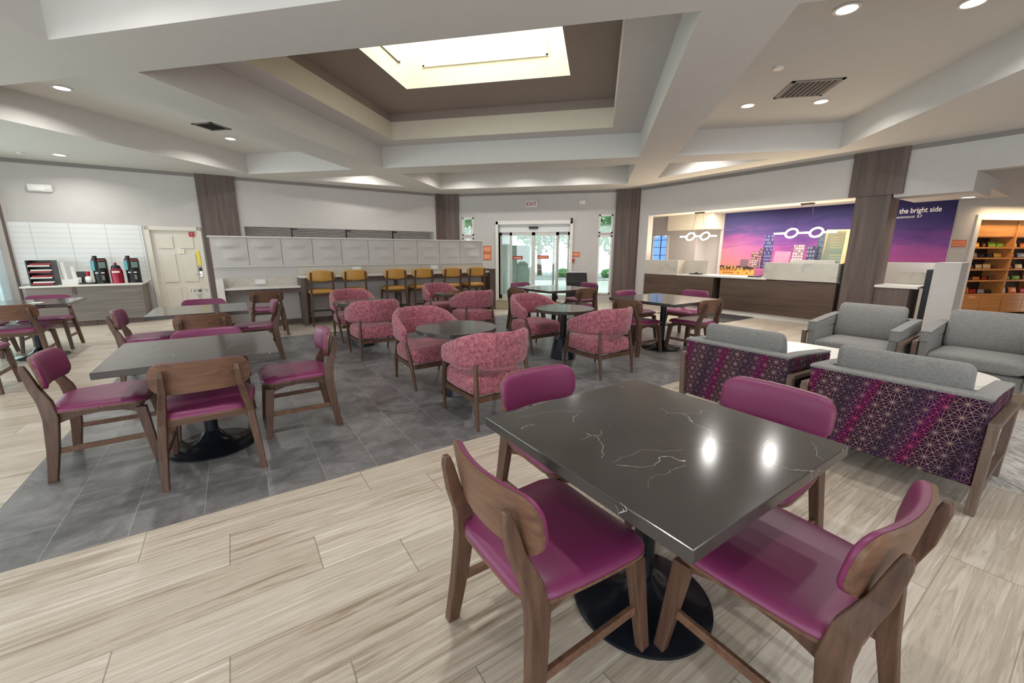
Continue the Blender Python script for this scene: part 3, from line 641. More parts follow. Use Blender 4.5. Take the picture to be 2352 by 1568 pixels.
SC = {'gold': (232, 186, 84), 'green': (120, 156, 48), 'silver': (170, 172, 170), 'black': (40, 36, 38), 'orange': (224, 128, 56), 'red': (176, 34, 36), 'cream': (236, 208, 150), 'navy': (44, 50, 80), 'brown': (120, 72, 48), 'white': (228, 214, 208), 'rose': (206, 110, 100)}
SN = ['top', 'second', 'middle', 'fourth', 'lowest']
def snack(x, z, col, w, h, lev, k, bay):
    mb = MB(MV(x, .22, z) @ Matrix.Rotation(-.25, 4, 'X'))
    mb.slab(rr_us(w/2, .01, 6, 2), lambda u: (0, h), lambda u, v, t: .028*math.sqrt(max(0, (1-t*t)*(1-(2*u/w)**2)))+.002, lambda u, v, t: -.028*math.sqrt(max(0, (1-t*t)*(1-(2*u/w)**2)))-.002, lambda u, v, q: (u, -q, v), 6)
    tag(mb.build('snack_bag', paint(SC[col]), smooth=60), '%s snack packet on the %s shelf of the %s bay, %s' % (col, SN[lev], bay, k), 'snack', 'snack packets on the alcove shelves')
pos = ['at its left end', 'second from the left', 'in its middle', 'second from the right', 'at its right end']
rows = [[('rose', .08, .06), ('gold', .18, .11), ('brown', .07, .1), ('green', .2, .12), ('green', .18, .11)], [('silver', .12, .09), ('silver', .2, .11), ('black', .16, .09), ('navy', .12, .08), ('gold', .19, .1)],
        [('rose', .08, .06), ('brown', .12, .09), ('cream', .16, .1), ('cream', .19, .11), ('brown', .1, .07)], [('brown', .17, .07), ('navy', .16, .06), ('orange', .18, .07), ('red', .1, .07), ('brown', .16, .08)],
        [('white', .17, .13), ('orange', .2, .15), ('red', .16, .1), ('silver', .16, .09), ('black', .12, .08)]]
rows2 = [[('gold', .2, .12), ('orange', .2, .1), ('green', .18, .1)], [('red', .2, .1), ('silver', .2, .1), ('brown', .16, .1)], [('red', .22, .08), ('cream', .18, .1), ('gold', .2, .1)], [('green', .24, .08), ('green', .2, .09), ('orange', .18, .1)], [('white', .2, .14), ('orange', .2, .13), ('red', .18, .1)]]
for i, r in enumerate(rows):
    for k, (c, w, h) in enumerate(r): snack(1.3+.215*k, SHZ[i], c, w, h, i, pos[k], 'left')
for i, r in enumerate(rows2):
    for k, (c, w, h) in enumerate(r): snack(2.5+.3*k, SHZ[i], c, w, h, i, ('at its left end', 'in its middle', 'at its right end')[k], 'right')

# ================================================================ WORK BAR
pt = root('partition_wall', ML(0, 9.17), 'low white partition with ten relief panels behind the work bar', 'partition')
MB().box(-.27, 5.28, 0, .3, 0, 1.66).build('core', M['wall'], pt)
MB().box(-.30, 5.32, -.04, .34, 1.66, 1.685).build('cap', M['white'], pt, bevel=.004)
MB().box(-.27, 5.28, -.03, 0, 1.135, 1.15).build('rail', M['white'], pt)
for i in range(10):
    x0 = -.25+i*.545; mb = MB(T(x0, -.005, 1.155)); w, h = .535, .50; nx, nz = 18, 20; g = []
    for j in range(nz+1):
        row = []
        for k in range(nx+1):
            u, v = k/nx, j/nz; d = 0
            for (uc, vc, wd) in ((.45, .70, .34), (.62, .28, .36)):
                e = max(0, 1-((u-uc)/wd)**2); q = (v-vc)*h/.055
                if q < 0: d += e*.03*math.exp(-q*q*6)
                else: d += e*.03*math.exp(-q*q*.35)
            row.append(mb.v((u*w, -d-.01, v*h)))
        g.append(row)
    for j in range(nz):
        for k in range(nx): mb.f([g[j][k], g[j][k+1], g[j+1][k+1], g[j+1][k]])
    bk = [mb.v((x, 0, z)) for x, z in ((0, 0), (w, 0), (w, h), (0, h))]
    mb.f([g[0][k] for k in range(nx+1)]+[bk[1], bk[0]]); mb.f([g[nz][k] for k in range(nx, -1, -1)]+[bk[3], bk[2]]); mb.f(bk)
    mb.f([g[j][0] for j in range(nz, -1, -1)]+[bk[0], bk[3]]); mb.f([g[j][nx] for j in range(nz+1)]+[bk[2], bk[1]])
    mb.build('relief_panel', M['relief'], pt, smooth=40)
bt = root('bar_counter', ML(0, 9.17), 'long high work bar with light top and dark wood ends under the relief panels', 'counter')
MB().box(1.06, 5.28, -.40, 0, .915, .955).build('counter_top', M['white'], bt, bevel=.004); MB().box(1.08, 5.28, -.02, 0, .955, 1.10).build('backsplash', M['marble'], bt)
MB().box(1.1, 5.28, -.36, -.33, .82, .915).build('apron', M['clad'], bt); MB().box(1.05, 1.13, -.39, -.03, 0, .915).build('end_leg', M['clad'], bt); MB().box(5.24, 5.40, -.42, 0, 0, 1.0).build('end_leg', M['clad'], bt)
MB().box(1.2, 5.2, -.03, 0, .0, .1).build('kick_board', M['clad'], bt)
MB().box(2.98, 3.03, -.12, 0, 0, .82).build('middle_leg', M['clad'], bt)
bt = root('low_desk', ML(0, 9.17), 'low built-in desk with light top left of the work bar', 'desk')
MB().box(-.15, 1.05, -.40, 0, .74, .775).build('counter_top', M['white'], bt, bevel=.004); MB().box(-.15, 1.05, -.02, 0, .775, .92).build('backsplash', M['marble'], bt)
MB().box(-.15, 1.05, -.36, -.33, .65, .74).build('apron', M['clad'], bt); MB().box(-.26, -.15, -.42, 0, 0, .93).build('side_panel', M['white'], bt); MB().box(-.15, 1.05, -.03, 0, 0, .1).build('kick_board', M['clad'], bt)
for i, (a, z, lab) in enumerate(((.42, .85, 'white outlet box on the low desk backsplash'), (2.19, 1.06, 'white outlet box on the bar backsplash behind the second stool'), (3.95, 1.06, 'white outlet box on the bar backsplash near its right end'))):
    t = root('outlet_box', ML(a, 9.15, z), lab, 'outlet', 'outlet boxes along the bar'); MB().box(-.09, .09, -.03, 0, -.045, .045).build('cover', M['plastic'], t, bevel=.004); MB().box(-.05, .05, -.033, -.03, -.02, .02).build('socket', M['paper'], t)
# niche lines
for a in (1.38, 2.7, 3.98): tag(MB(ML(a, 12.1)).box(-.015, .015, -.02, 0, 1.6, 2.0).box(-.01, .12, -.03, 0, 1.95, 1.98).build('niche_bracket', M['black']), 'slim black bracket inside the patterned niche above the bar', 'bracket', 'black brackets in the niche')
# stools
def make_stool():
    t = root('bar_stool', T(0, 0), 'x', 'bar stool', 'mustard stools at the work bar')
    for s in (-1, 1):
        MB().posts([(s*.225, -.245, 0, .014, .018), (s*.20, -.19, .64, .018, .024), (s*.195, -.215, .86, .017, .022), (s*.19, -.245, 1.03, .014, .014)]).build('rear_leg', M['walnut'], t, bevel=.004)
        MB().posts([(s*.225, .22, 0, .014, .016), (s*.195, .17, .64, .019, .022)]).build('front_leg', M['walnut'], t, bevel=.004)
        MB().bar((s*.21, -.19, .60), (s*.198, .17, .60), .02, .05).build('side_rail', M['walnut'], t); MB().bar((s*.218, -.21, .22), (s*.214, .19, .22), .018, .028).build('stretcher', M['walnut'], t)
    MB().bar((-.22, .20, .30), (.22, .20, .30), .022, .03).build('foot_rest', M['chrome'], t); MB().bar((-.22, -.215, .30), (.22, -.215, .30), .018, .03).build('stretcher', M['blackw'], t); MB().bar((-.2, .17, .6), (.2, .17, .6), .02, .05).build('front_rail', M['walnut'], t); MB().bar((-.2, -.19, .6), (.2, -.19, .6), .02, .05).build('rear_rail', M['walnut'], t)
    L, r = .21, .07
    MB().slab(rr_us(L, r), lambda u: (-.225+inset(u, L, r), .225-inset(u, L, r)), lambda u, v, k: .655+.045*((1-abs(k)**6)*(1-abs(u/L)**8))**.5, lambda u, v, k: .63, lambda u, v, w: (v, u, w)).build('seat', M['must'], t, smooth=50)
    L, r = .25, .07; cur = lambda u: -.235+.75*u*u
    MB().slab(rr_us(L, r, 16), lambda u: (.85+inset(u, L, r)+.02*abs(u/L), 1.065-inset(u, L, r)-.03*(u/L)**2), lambda u, v, k: cur(u)+.015+.02*((1-abs(k)**4)*(1-abs(u/L)**6))**.5, lambda u, v, k: cur(u)-.02*((1-abs(k)**4)*(1-abs(u/L)**6))**.5+.0, lambda u, v, w: (u, w, v)).build('backrest', M['must'], t, smooth=50)
    return t
ST = make_stool(); names = ['leftmost of the six, beside the low desk', 'second from the left, before the white outlet', 'third from the left', 'fourth from the left', 'fifth from the left, partly behind a rose armchair', 'rightmost of the six, next to the bar end']
for i, a in enumerate((1.40, 2.02, 2.84, 3.45, 4.15, 4.78)): place(ST, ML(a, 8.78, 0), 'mustard bar stool with walnut legs, '+names[i])
tag(MB(ML(-.52, 9.15, 0)).lathe([(.13, 0), (.13, .01), (.02, .03), (.018, .55), (.03, .6), (.06, .68), (.0, .68)], 24).lathe([(.0, .72), (.12, .72), (.125, .76), (.0, .765)], 24).build('pedestal_stand', M['chrome'], smooth=40), 'chrome round pedestal stand at the left end of the partition', 'stand')
t = root('waste_bin', T(-3.12, 11.7), 'slim black waste bin with chrome top beside the bar end', 'bin')
MB().box(-.12, .12, -.14, .14, 0, .62).build('body', M['black'], t, bevel=.01); MB().box(-.1, .1, -.12, .12, .62, .74).build('opening', M['chrome'], t); MB().box(-.13, .13, -.15, .15, .74, .77).build('lid', M['black'], t, bevel=.006)
t = root('brochure_lectern', T(-.57, 11.55, 0, .1), 'black lectern cabinet with sloping silver edged top beside the entrance', 'lectern')
MB().box(-.28, .28, -.2, .2, 0, .6).build('body', M['black'], t); MB(Matrix.Rotation(PI/2, 4, 'Z') @ Matrix.Rotation(PI/2, 4, 'X')).prism([(-.2, .6), (.2, .6), (.2, .85), (.14, .85)], -.28, .28).build('slope_top', M['black'], t)
MB().bar((-.29, -.2, .6), (-.29, .16, .86), .02, .03).build('silver_edge', M['chrome'], t); MB().box(-.28, .28, .14, .2, .85, .875).build('silver_ledge', M['chrome'], t)
tag(MB().box(-2.9, -1.0, 9.9, 11.9, 0, .006).build('door_mat', M['omat']), 'olive brown entrance mat on the floor inside the sliding doors', 'mat')
tag(MB(MW(0)).box(1.7, 3.33, -1.28, -.06, 0, .008).build('floor_mat', M['mat']), 'dark charcoal mat lying before the reception desk', 'mat')

# ================================================================ BUFFET
t = root('buffet_cabinet', ML(0, 11.95), 'long grey laminate buffet cabinet with white counter at the left wall', 'cabinet')
MB().box(-3.14, -1.56, -.86, 0, .1, .76).build('body', M['buffw'], t); MB().box(-3.10, -1.6, -.82, 0, 0, .1).build('plinth', M['clad'], t); MB().box(-3.2, -1.53, -.90, 0, .76, .79).build('counter_top', M['white'], t, bevel=.004)
MB().box(-2.55, -2.5, -.875, -.86, .62, .76).build('bracket', M['clad'], t)
MB().box(-2.48, -1.6, -.865, -.86, .28, .66).build('door_panel', M['buffw'], t, bevel=.002)
CZ = .79
def bf(a, q=.45): return ML(a, 11.95-q, CZ)
t = root('lid_organizer', bf(-2.93, .6) @ Matrix.Diagonal((1, 1, 1.28, 1)), 'black tiered organizer full of red and white packets at the buffet left end', 'organizer')
MB().box(-.17, -.15, -.14, .14, 0, .36).box(.15, .17, -.14, .14, 0, .36).box(-.15, .15, .12, .14, 0, .36).build('frame', M['black'], t)
for k in range(4): MB().box(-.15, .15, -.14, .12, .01+k*.085, .018+k*.085).build('tier', M['black'], t)
for k in range(4):
    for j in range(2): tag(MB(bf(-2.93, .62) @ T((j*.02)-.01, .0, .022+k*.109+j*.03, .05*j)).box(-.14, .14, -.12, .08, 0, .024).build('cup_sleeve_stack', (M['red'], M['paper'])[j] if k % 2 == 0 else (M['paper'], M['red'])[j]), '%s packet pile on the %s tier of the black organizer' % (('red', 'white')[j] if k % 2 == 0 else ('white', 'red')[j], ('lowest', 'second', 'third', 'top')[k]), 'packets', 'packets in the black organizer')
t = root('cup_dispenser', bf(-2.60, .6), 'white cup dispenser with two upright tubes on the buffet', 'dispenser')
MB().box(-.1, .13, -.1, .1, 0, .1).build('base_box', M['plastic'], t, bevel=.005); MB().rod([(-.06, 0, .1), (-.08, 0, .42)], .036, 16).build('cup_tube', M['paper'], t, smooth=40); MB().rod([(.07, 0, .1), (.06, 0, .34)], .036, 16).build('cup_tube', M['paper'], t, smooth=40)
t = root('stir_stick_caddy', bf(-2.42, .6), 'low black caddy with white cups on the buffet', 'caddy')
MB().box(-.08, .16, -.1, .1, 0, .03).build('tray', M['black'], t); MB().box(-.1, .05, .02, .1, .03, .24).build('back', M['black'], t)
tag(MB(bf(-2.47, .63)).lathe([(.028, .03), (.036, .13), (.034, .13), (.0, .04)], 20).build('paper_cup', M['paper'], smooth=40), 'single white paper cup in the black caddy', 'cup')
t = root('syrup_bottle', bf(-2.34, .62), 'round white bottle with red pump top in the black caddy', 'bottle')
MB().lathe([(.045, .03), (.055, .07), (.05, .13), (.03, .15), (.0, .15)], 20).build('body', M['paper'], t, smooth=40); MB().lathe([(.03, .15), (.03, .2), (.035, .2), (.035, .24), (.0, .24)], 20).build('pump_top', M['red'], t, smooth=40)
def urn(a, lab):
    t = root('coffee_dispenser', bf(a, .55) @ Matrix.Scale(1.17, 4), lab, 'coffee dispenser', 'tall black coffee dispensers')
    MB().lathe([(.1, 0), (.1, .02), (.095, .03), (.098, .38), (.085, .42), (.0, .42)], 28).build('body', M['black'], t, smooth=40)
    MB().rod([(-.02, -.07, .25), (-.03, -.09, .46)], .03, 14).build('pump', M['black'], t, smooth=40); MB().box(-.09, -.045, -.105, -.06, .22, .38).build('side_label', M['teal'], t); MB().box(.0, .085, -.104, -.08, .26, .36).build('front_label', paint((96, 120, 116)), t)
    MB().box(-.08, .085, -.103, -.07, .38, .395).build('stripe', M['red'], t)
    for x in (-.035, .04): MB(T(x, -.1, .18)).lathe([(.0, -.012), (.022, -.008), (.022, .008), (.0, .012)], 14).build('spout_cap', M['plastic'], t)
    MB().box(.02, .05, -.106, -.09, .06, .14).build('gauge', paint((110, 110, 110)), t)
urn(-2.16, 'tall black coffee dispenser left of the crimson one'); urn(-1.68, 'tall black coffee dispenser at the right end of the buffet')
t = root('creamer_dispenser', bf(-1.92, .62) @ Matrix.Scale(1.1, 4), 'crimson steel airpot with black lid between the two coffee dispensers', 'airpot')
MB().lathe([(.085, 0), (.085, .22), (.07, .26), (.0, .26)], 28).build('body', M['cred'], t, smooth=40); MB().lathe([(.068, .26), (.06, .31), (.03, .33), (.0, .33)], 24).build('lid', M['black'], t, smooth=40); MB().rod([(0, 0, .33), (0, 0, .37)], .018, 10).build('pump_knob', M['cred'], t); MB().box(-.05, .05, -.09, -.07, .19, .22).build('label_band', M['paper'], t)

# ================================================================ DINING CHAIRS
def make_chair():
    t = root('dining_chair', T(0, 0), 'x', 'chair')
    for s in (-1, 1):
        MB().posts([(s*.255, -.27, 0, .019, .023), (s*.24, -.24, .2, .021, .029), (s*.222, -.222, .40, .022, .035), (s*.208, -.236, .50, .021, .032), (s*.19, -.275, .60, .018, .025), (s*.184, -.298, .70, .016, .018), (s*.183, -.302, .735, .013, .01)]).build('rear_leg', M['walnut'], t, bevel=.005)
        MB().posts([(s*.248, .24, 0, .017, .02), (s*.22, .195, .39, .023, .03)]).build('front_leg', M['walnut'], t, bevel=.005)
        MB().loft([[(s*.205-.011, y, z0), (s*.205+.011, y, z0), (s*.205+.011, y, .415), (s*.205-.011, y, .415)] for y, z0 in ((-.21, .35), (-.12, .38), (0, .39), (.1, .38), (.19, .35))]).build('side_rail', M['walnut'], t, bevel=.003)
        MB().bar((s*.238, -.235, .185), (s*.23, .215, .185), .018, .034).build('stretcher', M['walnutx'], t, bevel=.003)
    MB().bar((-.2, .185, .39), (.2, .185, .39), .02, .04).build('front_rail', M['walnutx'], t); MB().bar((-.2, -.205, .39), (.2, -.205, .39), .02, .04).build('rear_rail', M['walnutx'], t)
    L, r = .25, .095; hw = lambda u: .225+.04*(u+L)/(2*L)+.012*math.cos(u/L*1.4)
    sag = lambda v: .01*(v/.25)**2
    pad = MB().slab(rr_us(L, r, 14, 6), lambda u: (-hw(u)+inset(u, L, r), hw(u)-inset(u, L, r)), lambda u, v, k: .428+sag(v)+.042*((1-abs(k)**5)*(1-abs(u/L)**7))**.5, lambda u, v, k: .426+sag(v), lambda u, v, w: (v, u-.005, w), 16).build('seat', M['vinyl'], t, smooth=50)
    MB().slab(rr_us(L, r, 10, 6), lambda u: (-hw(u)+inset(u, L, r)-.002, hw(u)-inset(u, L, r)+.002), lambda u, v, k: .426+sag(v), lambda u, v, k: .414+sag(v), lambda u, v, w: (v, u-.005, w), 8).build('seat_shell', M['walnutx'], t, smooth=40)
    L, r = .248, .07; cur = lambda u: -.285+.8*u*u; tilt = lambda z: -.16*(z-.67)
    zz = lambda u: (.578+inset(u, L, r), .77-inset(u, L, r))
    MB().slab(rr_us(L, r, 16, 6), zz, lambda u, v, k: cur(u)+tilt(v)+.014, lambda u, v, k: cur(u)+tilt(v), lambda u, v, w: (u, w, v), 8).build('back_shell', M['walnutx'], t, smooth=40)
    MB().slab(rr_us(L+.001, r, 16, 6), lambda u: (zz(max(-L, min(L, u)))[0]-.001, zz(max(-L, min(L, u)))[1]+.0015), lambda u, v, k: cur(u)+tilt(v)+.022+.022*((1-abs(k)**4)*(1-min(1, abs(u/(L+.001)))**7))**.5, lambda u, v, k: cur(u)+tilt(v)+.0145, lambda u, v, w: (u, w, v), 12).build('backrest', M['vinyl'], t, smooth=50)
    return t
CH = make_chair()
def rotf(d): return math.atan2(d.y, d.x)-PI/2
FA, FB, FmA, FmB = rotf(A), rotf(B), rotf(-A), rotf(-B)
G1, G2 = 'chairs at the near square table', 'chairs at the front left square table'
CHAIRS = [
 ((-.13, 1.28), FA, 'plum dining chair seen from behind at the near left side of the big foreground table', G1),
 ((.62, 1.30), FB, 'plum dining chair at the near right side of the big foreground table', G1),
 ((-.125, 1.975), FmB, 'plum dining chair at the far left side of the foreground table, before a rose armchair', G1),
 ((.70, 1.93), FmA, 'plum dining chair at the far right side of the foreground table, before the patterned armchairs', G1),
 ((-2.50, 2.12), FB, 'plum dining chair showing its walnut back at the front of the left square table', G2),
 ((-3.27, 2.06), FA, 'plum dining chair at the left end of the left square table, facing right', G2),
 ((-2.42, 2.82), FmA, 'plum dining chair at the right end of the left square table, facing left', G2),
 ((-3.03, 2.63), FmB, 'plum dining chair behind the left square table with only its back top showing', G2),
 ((-5.02, 3.70), FA, 'plum dining chair at the left end of the second square table', 'chairs at the second left table'),
 ((-5.10, 4.46), FmB, 'plum dining chair behind the second square table, before the service door', 'chairs at the second left table'),
 ((-4.20, 3.66), FB, 'plum dining chair with walnut back between the two left tables', 'chairs at the second left table'),
 ((-4.44, 4.57), FmA, 'plum dining chair at the right end of the second square table, facing left', 'chairs at the second left table'),
 ((-5.57, 6.04), FB, 'walnut backed dining chair tucked at the low built-in desk', None),
 ((-7.9, 4.45), FmB, 'plum dining chair at the far side of the left edge table, before the buffet', 'chairs at the left edge table'),
 ((-7.2, 3.78), FB, 'walnut backed dining chair at the near side of the left edge table', 'chairs at the left edge table'),
 ((-8.15, 3.85), FA, 'plum dining chair at the far left of the left edge table, mostly cut off', 'chairs at the left edge table'),
 ((-6.2, 2.8), FB, 'dining chair at the left picture edge with only its seat corner and legs showing', None),
 ((-1.45, 8.54), FmB, 'plum dining chair left of the dark table before the entrance', 'chairs at the entrance table'),
 ((-.36, 7.72), FB, 'walnut backed dining chair right of the dark table before the entrance', 'chairs at the entrance table'),
 ((-.34, 8.75), FmA, 'plum dining chair behind the entrance table, near the lectern', 'chairs at the entrance table'),
 ((-1.25, 7.42), FA, 'dining chair half hidden behind a rose armchair at the entrance table', 'chairs at the entrance table'),
 ((.64, 7.03), FmB, 'plum dining chair at the far left side of the table before the reception desk', 'chairs at the reception table'),
 ((1.46, 7.28), FmA, 'plum dining chair at the far right side of the table before the reception desk', 'chairs at the reception table'),
 ((.58, 6.03), FA, 'walnut backed dining chair at the near left side of the table before the reception desk', 'chairs at the reception table'),
 ((1.36, 6.22), FB, 'walnut backed dining chair at the near right side of the table before the reception desk', 'chairs at the reception table'),
]
for (x, y), r, lab, g in CHAIRS: place(CH, T(x, y, 0, r), lab, g)
for c in CHAIRS: pass
# square tables
def make_table(h):
    t = root('square_table', T(0, 0), 'x', 'table')
    MB().box(-h, h, -h, h, .704, .744).build('tabletop', M['table'], t, bevel=.003)
    MB().rod([(0, 0, .06), (0, 0, .69)], .042, 20).build('column', M['navy'], t, smooth=40); MB().box(-.16, .16, -.16, .16, .69, .704).build('mounting_plate', M['navy'], t)
    MB().lathe([(.275, 0), (.275, .012), (.26, .02), (.15, .04), (.085, .07), (.058, .11), (.043, .125), (.0, .125)], 48).build('base', M['navy'], t, smooth=40)
    return t
TB = make_table(.462)
for x, y, lab in ((.23, 1.52, 'large dark veined square table nearest to the camera'), (-2.74, 2.31, 'dark square table in the left foreground on the slate tiles'), (-4.59, 3.98, 'second dark square table behind the left foreground one'), (-7.45, 4.05, 'dark square table at the left edge before the buffet')):
    place(TB, T(x, y, 0, TH), lab)
TB2 = make_table(.56)
place(TB2, T(-.8, 7.82, 0, TH), 'dark square table before the glass entrance'); place(TB2, T(.97, 6.33, 0, TH), 'dark square table before the reception desk')
tag(MB(T(-7.25, 4.02, .744, TH)).box(-.05, .05, -.07, .07, 0, .004).build('paper_card', M['paper']), 'white card lying on the table at the left edge', 'card')
tag(MB(T(-1.28, 8.03, .744, TH)).box(-.1, .1, -.07, .07, 0, .012).build('paper_napkins', M['paper']), 'small white napkin stack on the table before the entrance', 'napkins')
# round tables
def make_round():
    t = root('round_table', T(0, 0), 'x', 'table', 'round tables between the rose armchairs')
    MB().lathe([(.0, .642), (.395, .642), (.395, .68), (.0, .68)], 64).build('tabletop', M['table'], t, bevel=.003)
    MB().lathe([(.17, 0), (.172, .01), (.125, .27), (.105, .30), (.05, .305), (.0, .305)], 12).build('base', M['navy'], t, bevel=.004); MB().rod([(0, 0, .3), (0, 0, .642)], .04, 20).build('column', M['navy'], t, smooth=40)
    return t
RT = make_round()
for x, y, lab in ((-1.35, 3.8, 'round dark table between the two front rose armchairs'), (-.42, 5.44, 'round dark table between the right pair of rose armchairs'), (-3.5, 5.6, 'round dark table between the left pair of rose armchairs'), (-2.55, 7.15, 'round dark table between the back pair of rose armchairs near the stools')):
    place(RT, T(x, y), lab)
# rose barrel armchairs
def make_barrel():
    t = root('barrel_armchair', T(0, 0), 'x', 'armchair', 'rose barrel armchairs around the round tables')
    R_ = .31; arm = .22; half = R_*PI/2; Lt = half+arm
    def path(u):
        s = abs(u); sg = 1 if u > 0 else -1
        if s < half: a = s/R_; return Vector((sg*R_*math.sin(a), -.03-R_*math.cos(a)*.97, 0)), Vector((sg*math.sin(a), -math.cos(a), 0))
        return Vector((sg*R_, -.03+(s-half), 0)), Vector((sg, 0, 0))
    def fn(u, v, w): p, n = path(u); lean = (v-.5)*.16*max(0, 1-abs(u)/half); return p + n*(w+lean) + Vector((0, 0, v))
    r = .035
    def vf(u):
        s = abs(u)/Lt; i = inset(u, Lt, r); hi = .795-.175*max(0, s-.28)**1.2/.72**1.2; lo = .498-.01*s
        return (lo+i, hi-i*.7)
    th = lambda u, v, k: .037*((1-abs(k)**6)*(1-abs(u/Lt)**24))**.5
    MB().slab(rr_us(Lt, r, 40, 5), vf, lambda u, v, k: th(u, v, k), lambda u, v, k: -th(u, v, k), fn, 12).build('backrest', M['pink'], t, smooth=60)
    L, r2 = .295, .09; hw = lambda u: .255+.03*math.cos(u/L*1.2)
    MB().slab(rr_us(L, r2, 12, 6), lambda u: (-hw(u)+inset(u, L, r2), hw(u)-inset(u, L, r2)), lambda u, v, k: .37+.075*((1-abs(k)**6)*(1-abs(u/L)**8))**.5, lambda u, v, k: .30-.035*((1-abs(k)**6)*(1-abs(u/L)**8))**.5, lambda u, v, w: (v, u-.005, w), 14).build('seat', M['pink'], t, smooth=60)
    mb = MB(); mb.bar((-.25, -.285, .245), (-.27, .25, .245), .022, .045); mb.bar((.25, -.285, .245), (.27, .25, .245), .022, .045); mb.bar((-.25, -.285, .245), (.25, -.285, .245), .022, .045); mb.bar((-.25, .25, .245), (.25, .25, .245), .022, .045); mb.build('seat_frame', M['walnut'], t)
    for s in (-1, 1):
        MB().rod([(s*.262, -.325, 0), (s*.262, -.30, .25), (s*.238, -.262, .54)], [.012, .021, .016], 12).build('rear_leg', M['walnut'], t, smooth=50)
        MB().rod([(s*.265, .29, 0), (s*.285, .25, .25), (s*R_, .165, .53)], [.012, .021, .016], 12).build('front_leg', M['walnut'], t, smooth=50)
    return t
BC = make_barrel()
for (x, y), r, lab in (((-.93, 3.34), FB, 'rose armchair with its back to the camera, nearest, before the front round table'), ((-1.80, 4.12), FmB, 'rose armchair left of the front round table, facing the camera'),
                       ((.03, 4.92), FB, 'rose armchair with its back to the camera at the right round table'), ((-.86, 5.86), FmB, 'rose armchair behind the right round table, facing the camera'),
                       ((-3.02, 5.10), FB, 'rose armchair with its back to the camera at the left round table'), ((-3.92, 6.05), FmB, 'rose armchair behind the left round table, before the stools'),
                       ((-2.10, 6.72), FB, 'rose armchair with its back to the camera at the back round table'), ((-3.0, 7.62), FmB, 'rose armchair behind the back round table, before the fourth stool')):
    place(BC, T(x, y, 0, r), lab)
# lounge armchairs
def make_lounge(shell, name):
    t = root(name, T(0, 0), 'x', 'armchair')
    w, aw = .41, .085
    for s in (-1, 1):
        mb = MB(); x0, x1 = s*w, s*(w-aw)
        mb.loft([[(x0, y, zb), (x1, y, zb), (x1, y, zt), (x0, y, zt)] for y, zb, zt in ((-.37, .54, .66), (-.1, .53, .645), (.36, .50, .605))]); mb.build('arm', shell, t, bevel=.018, seg=3)
        mb = MB(); mb.box(min(s*(w-.012), s*(w-aw)), max(s*(w-.012), s*(w-aw)), -.36, .35, .17, .53); mb.build('arm_panel', shell, t, bevel=.006)
        mb = MB(); mb.loft([[(s*w-.001, y, zt-.006), (s*(w-aw), y, zt-.006), (s*(w-aw), y, zt+.014), (s*w-.001, y, zt+.014)] for y, zt in ((-.37, .66), (-.1, .645), (.36, .605))]); mb.build('arm_cap', M['grey'], t, bevel=.008)
        MB().posts([(s*.42, -.345, 0, .02, .025), (s*.428, -.38, .52, .02, .026)]).build('rear_leg', WG, t, bevel=.003); MB().posts([(s*.42, .345, 0, .02, .025), (s*.428, .36, .49, .02, .026)]).build('front_leg', WG, t, bevel=.003)
        MB().bar((s*.428, -.39, .525), (s*.428, .375, .492), .042, .03).build('top_rail', WG, t); MB().bar((s*.423, -.35, .165), (s*.423, .35, .165), .032, .03).build('bottom_rail', WG, t)
    mb = MB(); mb.loft([[(-w+.005, y0, z), (w-.005, y0, z), (w-.005, y1, z), (-w+.005, y1, z)] for z, y0, y1 in ((.15, -.33, -.25), (.4, -.365, -.28), (.655, -.40, -.31))]); mb.build('back_shell', shell, t, bevel=.008)
    MB().box(-w, w, -.405, -.30, .652, .672).build('back_cap', M['grey'], t, bevel=.008)
    MB().box(-w+aw, w-aw, -.3, .33, .14, .28).build('seat_base', M['grey'], t, bevel=.01)
    L, r = .33, .03; q = lambda u, k: ((1-abs(k)**8)*(1-abs(u/L)**10))**.5
    MB().slab(rr_us(L, r, 12), lambda u: (-.322+inset(u, L, r), .322-inset(u, L, r)), lambda u, v, k: .385+.045*q(u, k), lambda u, v, k: .33-.045*q(u, k), lambda u, v, w_: (v, u+.04, w_), 12).build('seat_cushion', M['grey'], t, smooth=60)
    L2 = .312; r3 = .05
    MB().slab(rr_us(L2, r3, 12), lambda u: (.40+inset(u, L2, r3), .81-inset(u, L2, r3)), lambda u, v, k: .02+.075*((1-abs(k)**3.0)*(1-abs(u/L2)**14))**.5, lambda u, v, k: .02-.075*((1-abs(k)**3.0)*(1-abs(u/L2)**14))**.5, lambda u, v, w_: (u, w_-.2-.22*(v-.45), v), 14).build('back_cushion', M['grey'], t, smooth=60)
    return t
WG = wood('grey_brown_ash', (86, 70, 60), (124, 104, 92), 'z')
LP = make_lounge(M['star'], 'patterned_armchair')
place(LP, T(1.99, 3.0, 0, FA), 'purple star patterned armchair seen from behind, right of the foreground table', 'purple star patterned armchairs'); place(LP, T(1.35, 3.74, 0, FA), 'purple star patterned armchair seen from behind, farther left one', 'purple star patterned armchairs')
LG = make_lounge(M['grey'], 'grey_armchair')
place(LG, T(2.98, 5.32, 0, FmA), 'grey fabric armchair facing the camera before the clad pier', 'grey armchairs'); place(LG, T(3.80, 4.86, 0, FmA), 'grey fabric armchair facing the camera at the right picture edge', 'grey armchairs')
t = root('coffee_table', T(2.36, 4.2, 0, rotf(A)), 'low oval white coffee table between the four lounge armchairs', 'table')
MB().slab(rr_us(.86, .32, 16, 8), lambda u: (-.34+inset(u, .86, .32), .34-inset(u, .86, .32)), lambda u, v, k: .45, lambda u, v, k: .415, lambda u, v, w: (u, v, w), 12).build('tabletop', M['white'], t, bevel=.004)
